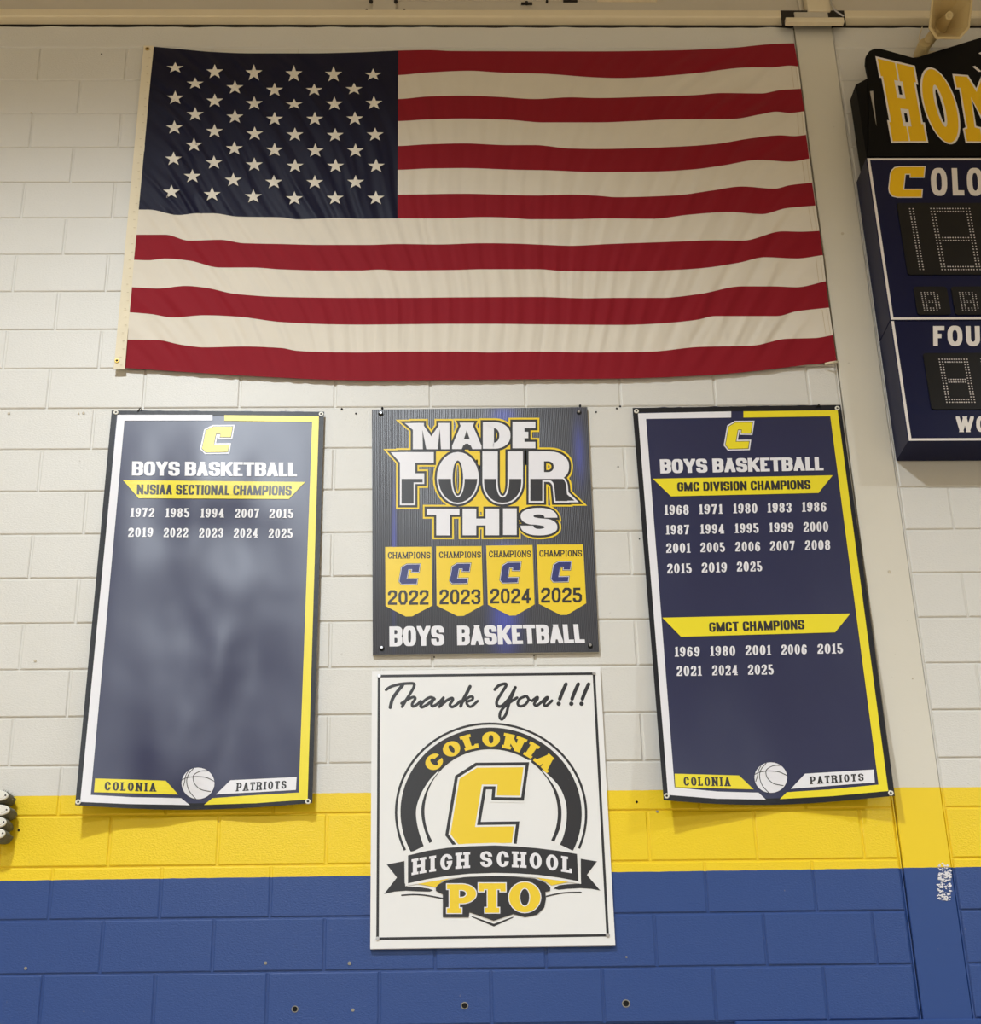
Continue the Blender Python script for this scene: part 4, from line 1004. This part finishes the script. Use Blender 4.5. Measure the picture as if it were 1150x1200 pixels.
Vv = hp+[Vector((p.x, p.y+.012, p.z)) for p in hp]
Ff = [tuple(t) for t in tt]+[tuple(n+i for i in t)[::-1] for t in tt]+[(i, (i+1) % n, n+(i+1) % n, n+i) for i in range(n)]
mesh_obj('header_plate', Vv, Ff, M['cab_black'], sb)
HP = Sheet(lambda u, v: DB+.0045, sb)
HP.put('gap_sliver', [[(1019.8, 107), (1023.4, 106.5), (1025.6, 128), (1027.5, 148), (1024.5, 132)]], M['steel'], 1)  # grey sliver added in place of the wall seen through a gap
# HOM lettering
Q = quad((1027, 66.7), (1072, 77.5), (1087.6, 166.8), (1045.3, 167))
Hout = [(0, 1), (1, 1), (1, .765), (.945, .765), (.945, .255), (1, .255), (1, 0), (0, 0), (0, .255), (.055, .255), (.055, .765), (0, .765)]
hw = [Q(*p) for p in Hout]
slit = [[Q(.485, 1), Q(.525, 1), Q(.525, .7), Q(.485, .7)], [Q(.485, .25), Q(.52, .25), Q(.52, 0), Q(.485, 0)],
        [Q(.38, .76), Q(.60, .76), Q(.60, .545), Q(.38, .545)], [Q(.41, .415), Q(.63, .415), Q(.63, .20), Q(.41, .20)]]
slb = [[Q(.455, .70), Q(.535, .70), Q(.535, .59), Q(.455, .59)], [Q(.485, .36), Q(.565, .36), Q(.565, .25), Q(.485, .25)]]
def sig(name, w_, y_, k_=()):
    HP.joined(name, [(w_, M['signwhite'], 1), (y_, M['signyellow'], 2)]+[(a, m_, l_) for a, m_, l_ in k_])
sig('header_letter', tri(offset_poly(hw, .6)), tri(offset_poly(hw, -1.5)), ((slit, M['signwhite'], 3), (slb, M['cab_black'], 4)))
def el(cx, cy, hx, hy, vx, vy, n=36): return [(cx+hx*math.cos(t)+vx*math.sin(t), cy+hy*math.cos(t)+vy*math.sin(t)) for t in [2*math.pi*i/n for i in range(n)]]
sig('header_letter', fan(el(1102.3, 124, 21, 3.5, 10.5, 45)), fan(el(1102.3, 124, 19, 3.2, 9.6, 43)),
    ((fan(el(1102, 124, 5.6, 1.2, 6.2, 24.6)), M['signwhite'], 3), (fan(el(1102, 124, 2.8, 1, 4.8, 19.5)), M['cab_black'], 4)))
Qm = quad((1117.2, 87.2), (1168, 91), (1182, 167), (1132.5, 167))
Mo = [(0, 1), (.34, 1), (.48, .80), (.66, 1), (1, 1), (1, .79), (.93, .79), (.93, .22), (1, .22), (1, 0), (.60, 0), (.60, .2), (.68, .22), (.68, .62), (.5, .3), (.33, .64), (.30, .24), (.42, .22), (.42, 0), (0, 0), (0, .2), (.07, .22), (.09, .79), (0, .79)]
mo = [Qm(*p) for p in Mo]
sig('header_letter', tri(offset_poly(mo, .6)), tri(offset_poly(mo, -1.4)))
HP.put('header_mark', [[(1140, 78), (1143, 77), (1151, 84), (1147, 84)], [(1147, 62.5), (1152, 60), (1156, 64), (1152, 65)]], M['signwhite'], 1)
# team line
cs = [zq(*p) for p in ((410, 186), (636, 186), (626, 286), (500, 286), (500, 258), (462, 258), (448, 386), (612, 386), (606, 461), (390, 461), (345, 450), (318, 415), (312, 380), (325, 260), (335, 225), (365, 195))]
SS.joined('team_emblem', [(tri(offset_poly(cs, .3)), M['signwhite'], 1), (tri(offset_poly(cs, -.8)), M['signyellow'], 2)])
sans = Style(W=1, tx=6.2/33, ty=5.6/33, rk=.75, n=5)
def bx(ch, xa, xb, ya, yb, tx=6.4, ty=6.0, lean=0.0):
    h_ = yb-ya; st_ = Style(W=1, tx=tx/h_, ty=ty/h_, rk=.8, n=5)
    return [[(xa+a*h_+lean*(1-b), yb-b*h_) for a, b in p] for p in glyph(ch, 0, (xb-xa)/h_, 1, st_)]
SS.put('team_lettering', bx('O', 1090.6, 1109.6, 196.8, 229.4, lean=1.4)+bx('L', 1115.5, 1129, 197, 229, lean=1.6)+bx('O', 1132.8, 1151.8, 196.8, 229.4, lean=1.6), M['signwhite'], 1)
SS.put('foul_lettering', bx('F', 1093.8, 1107, 382, 405.4, 5.4, 5.2, .3)+bx('O', 1110.4, 1127.8, 381.6, 405.6, 5.8, 5.2, .8)+bx('U', 1132, 1148.4, 382, 405.6, 5.8, 5.2, .8), M['signwhite'], 1)
SS.put('caption_lettering', bx('W', 1120.6, 1141.6, 488, 506.4, 4.6, 4)+bx('O', 1144.2, 1158, 487.8, 506.4, 4.6, 4, .5), M['signwhite'], 1)
# digit windows: slim smoked plates with dot segments
def window(pts, dots, label, rad=.0036):
    c = [at(u, v, DB+.002) for u, v in pts]
    x_0, x_1, z_0, z_1 = min(p.x for p in c), max(p.x for p in c), min(p.z for p in c), max(p.z for p in c)
    rr = .012; V = []
    for cx, cz, a0 in ((x_1-rr, z_1-rr, 0), (x_0+rr, z_1-rr, 90), (x_0+rr, z_0+rr, 180), (x_1-rr, z_0+rr, 270)):
        for k in range(5):
            a = math.radians(a0+22.5*k); V.append((cx+rr*math.cos(a), -DB-.0035, cz+rr*math.sin(a)))
    n = len(V); V2 = V+[(x, -DB+.001, z) for x, y, z in V]
    w = mesh_obj('digit_window', V2, [tuple(range(n))[::-1]]+[(i, (i+1) % n, n+(i+1) % n, n+i) for i in range(n)], M['lens'], sb, label=label)
    VV, FF = [], []
    for (u, v) in dots:
        p = at(u, v, DB+.005); b = len(VV)
        VV += [(p.x+rad*math.cos(math.pi/3*k), p.y, p.z+rad*math.sin(math.pi/3*k)) for k in range(6)]+[(p.x, p.y-.0016, p.z)]
        FF += [(b+k, b+(k+1) % 6, b+6) for k in range(6)]
    o = mesh_obj('led_dots', VV, FF, M['led'], w); o.matrix_parent_inverse = w.matrix_world.inverted() if False else o.matrix_parent_inverse
    o.parent = sb; o.matrix_parent_inverse = Matrix.Translation(sb.location).inverted(); o['kind'] = 'stuff'
    bpy.context.view_layer.update(); mw = o.matrix_world.copy(); o.parent = w; o.matrix_parent_inverse = w.matrix_world.inverted(); o.matrix_world = mw
    return w
def seg(a, b, n, off):           # two rows of dots from a to b
    out = []
    for i in range(n):
        t = i/(n-1); p = (a[0]+(b[0]-a[0])*t, a[1]+(b[1]-a[1])*t); out += [p, (p[0]+off[0], p[1]+off[1])]
    return out
d1 = seg((1066.4, 244.6), (1078.6, 315.6), 24, (3.9, 0))
def eight(tl, tr, br, bl, nv, nh, ox, oy):
    lm = ((tl[0]+bl[0])/2-.0, (tl[1]+bl[1])/2); rm = ((tr[0]+br[0])/2, (tr[1]+br[1])/2)
    d = seg(tl, bl, nv, (ox, 0)); d += seg(tr, br, nv, (-ox, 0))
    ins = lambda a, b: ((a[0]+2*ox, a[1]), (b[0]-2*ox, b[1]))
    a, b = ins(tl, tr); d += seg(a, b, nh, (.6, oy)); a, b = ins(bl, br); d += seg(a, b, nh, (-.6, -oy))
    a, b = ins(lm, rm); d += seg((a[0], a[1]-oy/2), (b[0], b[1]-oy/2), nh, (.5, oy)); return d
d1 += eight((1091.2, 244.4), (1136.4, 244.4), (1149, 315.8), (1104.4, 315.8), 22, 11, 3.7, 3.4)
window([(1052.7, 238), (1170, 238), (1170, 322), (1064, 322)], d1, 'smoked window of the score digits')
Bm = ["11110", "11111", "11011", "11011", "11111", "11110", "11111", "11001", "11001", "11111", "11110"]
def bdots(u0):
    d = []
    rowsB = ["111110", "111111", "110011", "110011", "111110", "111111", "110011", "110011", "111111", "111110"]
    for j, r_ in enumerate(rowsB):
        for i, c in enumerate(r_):
            if c == '1': d.append((u0+i*3.7+j*.42, 342.8+j*2.28))
    return d
window([(1070.5, 336), (1109.5, 336), (1113, 369), (1076, 369)], bdots(1080), 'small window with a dot letter B', .0029)
window([(1115, 336), (1154, 336), (1158, 369), (1120, 369)], bdots(1124.8), 'small window with a dot letter B', .0029)
window([(1081.8, 414), (1175, 414), (1175, 479.6), (1092, 479.6)], eight((1101, 421), (1133.6, 421), (1142.8, 471.4), (1110, 471.4), 17, 8, 3.4, 3.2)+seg((1150, 420.5), (1158, 471), 17, (3.4, 0)), 'smoked window of the foul digits')

# ------------------------------------------------------------------ horn loudspeaker above the header
hs = empty('horn_speaker', at(1084, 53, .0), 'beige octagonal horn loudspeaker mounted above the scoreboard header', 'speaker')
TILT = math.radians(34)
mc = at(1114.3, 16.2, .22); tc_ = at(1103, 31, .11)
hw_ = (at(1138.6, 19, .24).x-at(1090, 19, .24).x)/2; hw_ *= .95; hh_ = hw_*1.04
ax = (tc_-mc)
def octo(c, w, h, k=.42):
    P = [(-w, -h*(1-k)), (-w*(1-k), -h), (w*(1-k), -h), (w, -h*(1-k)), (w, h*(1-k)), (w*(1-k), h), (-w*(1-k), h), (-w, h*(1-k))]
    return [Vector((c.x+x, c.y-z*math.sin(TILT), c.z+z*math.cos(TILT))) for x, z in P]
def loft(name, rings, mat, parent, cap0=False, cap1=False, smooth=False):
    n = len(rings[0]); V = [p for r_ in rings for p in r_]; Fc = []
    for j in range(len(rings)-1):
        for k in range(n): a, b = j*n+k, j*n+(k+1) % n; Fc.append((a, b, b+n, a+n))
    if cap0: Fc.append(tuple(range(n)))
    if cap1: Fc.append(tuple(range((len(rings)-1)*n, len(rings)*n)))
    return mesh_obj(name, V, Fc, mat, parent, smooth)
rings = []
for t, s in ((1.0, .40), (.75, .52), (.45, .70), (.2, .85), (0, 1.0), (-.0, 1.05), (-.03, 1.05), (-.03, .95), (0.02, .93), (.2, .78), (.45, .62), (.75, .42), (.95, .30)):
    rings.append(octo(mc+ax*t, hw_*s, hh_*s, .42))
loft('horn_bell', rings, M['horn'], hs, False, True)
def circ(c, r_, d, n=18):
    d = d.normalized(); a = d.cross(Vector((0, 0, 1))).normalized(); b = d.cross(a)
    return [c+a*r_*math.cos(2*math.pi*k/n)+b*r_*math.sin(2*math.pi*k/n) for k in range(n)]
tip = mc+ax*.12
loft('reflex_cone', [circ(mc+ax*t, hw_*s, ax) for t, s in ((.93, .36), (.7, .30), (.4, .23), (.15, .20), (.12, .195), (.12, .13), (.16, .11))], M['horn'], hs, True, True, True)
dc = at(1083.5, 53, .085)
loft('driver_housing', [circ(dc+Vector((0, y, 0)), r_, Vector((0, 1, 0))) for y, r_ in ((-.012, .016), (-.012, .027), (0, .031), (.05, .031), (.06, .026))], M['horn'], hs, True, True)
box('mounting_bracket', dc.x-.01, dc.x+.07, -.05, -.0, dc.z-.012, dc.z+.012, M['trim'], hs, .003)
tube('horn_neck', [dc+Vector((0, .02, 0)), (dc+tc_)/2+Vector((0, .0, 0)), tc_+Vector((0, .01, 0))], .026, M['horn'], hs, 12)
tube('speaker_cable', [at(p[0], p[1], .012) for p in smooth_pts([(1081, 32), (1078, 42), (1077.5, 53), (1080, 62), (1085, 66)])], .003, M['trim'], hs, 6)

# ------------------------------------------------------------------ four capped tubes at the left edge
lab = ['topmost grey padded tube with a white oval cap and frayed wrap, at the left edge', 'second grey tube with a white oval cap from the top, at the left edge',
       'third grey tube with a white oval cap from the top, at the left edge', 'lowest grey tube with a white oval cap, at the left edge']
for i, (cx_, cy_, rx_, ry_, bxr, L_) in enumerate(((-1, 932.6, 11, 5.9, 1.32, .06), (-.5, 949.5, 12.2, 6.2, 1.2, .06), (-2.5, 963.8, 10.2, 6.1, 1.25, .06), (-3.5, 977, 10.0, 6.0, 1.25, .06))):
    D0 = .075; c = at(cx_, cy_, D0); rx = at(cx_+rx_, cy_, D0).x-c.x; rz = c.z-at(cx_, cy_+ry_, D0).z
    root = empty('padded_tube', c, lab[i], 'tube', 'capped tubes at the left edge')
    def ring(s, y, dz=0.0, jit=0.0):
        return [Vector((c.x+rx*s*math.cos(a)*(1+jit*noise.noise(Vector((a*3, y*60, i)))), y, c.z+dz+rz*s*math.sin(a)*(1+jit*noise.noise(Vector((a*3, y*60, i+5))))) ) for a in [2*math.pi*k/24 for k in range(24)]]
    loft('tube_body', [ring(.98, -D0), ring(1.14, -D0+.008, 0, .1), ring(1.22, -D0+.03, 0, .2), ring(1.18, -.02, 0, .25), ring(.85, -.003, 0, .2)], M['fabricgrey'], root, True, True, True)
    loft('end_cap', [ring(1.0, -D0+.001), ring(1.0, -D0-.003), ring(.9, -D0-.005)], M['gromwhite'], root, True, True)
    disc('cap_screw', Vector((c.x+rx*.72, -D0-.0045, c.z)), .0035, M['hole'], root, .0015, 8)
    CS = Sheet(lambda u, v, D0=D0: D0+.0055, root)
    CS.put('cap_marking', stroke([(cx_+rx_*.1, cy_+ry_*.5), (cx_+rx_*.35, cy_+ry_*.4), (cx_+rx_*.55, cy_+ry_*.05)], False, .22), M['caulk'], 0)
    if i == 0:
        V, Fc = [], []; random.seed(3)
        for k in range(60):
            a = random.uniform(-.5, 1.6); b = Vector((c.x+rx*1.05*math.cos(a), random.uniform(-.06, -.02), c.z+rz*1.15*math.sin(a)))
            d = Vector((math.cos(a)*random.uniform(.5, 1.3), random.uniform(-.3, .3), random.uniform(-.1, .8))).normalized()*random.uniform(.008, .022); w = Vector((.0012, .0005, .0012))
            q = len(V); V += [b-w, b+w, b+d]; Fc.append((q, q+1, q+2))
        o = mesh_obj('frayed_threads', V, Fc, M['fabricgrey'], root); o['kind'] = 'stuff'
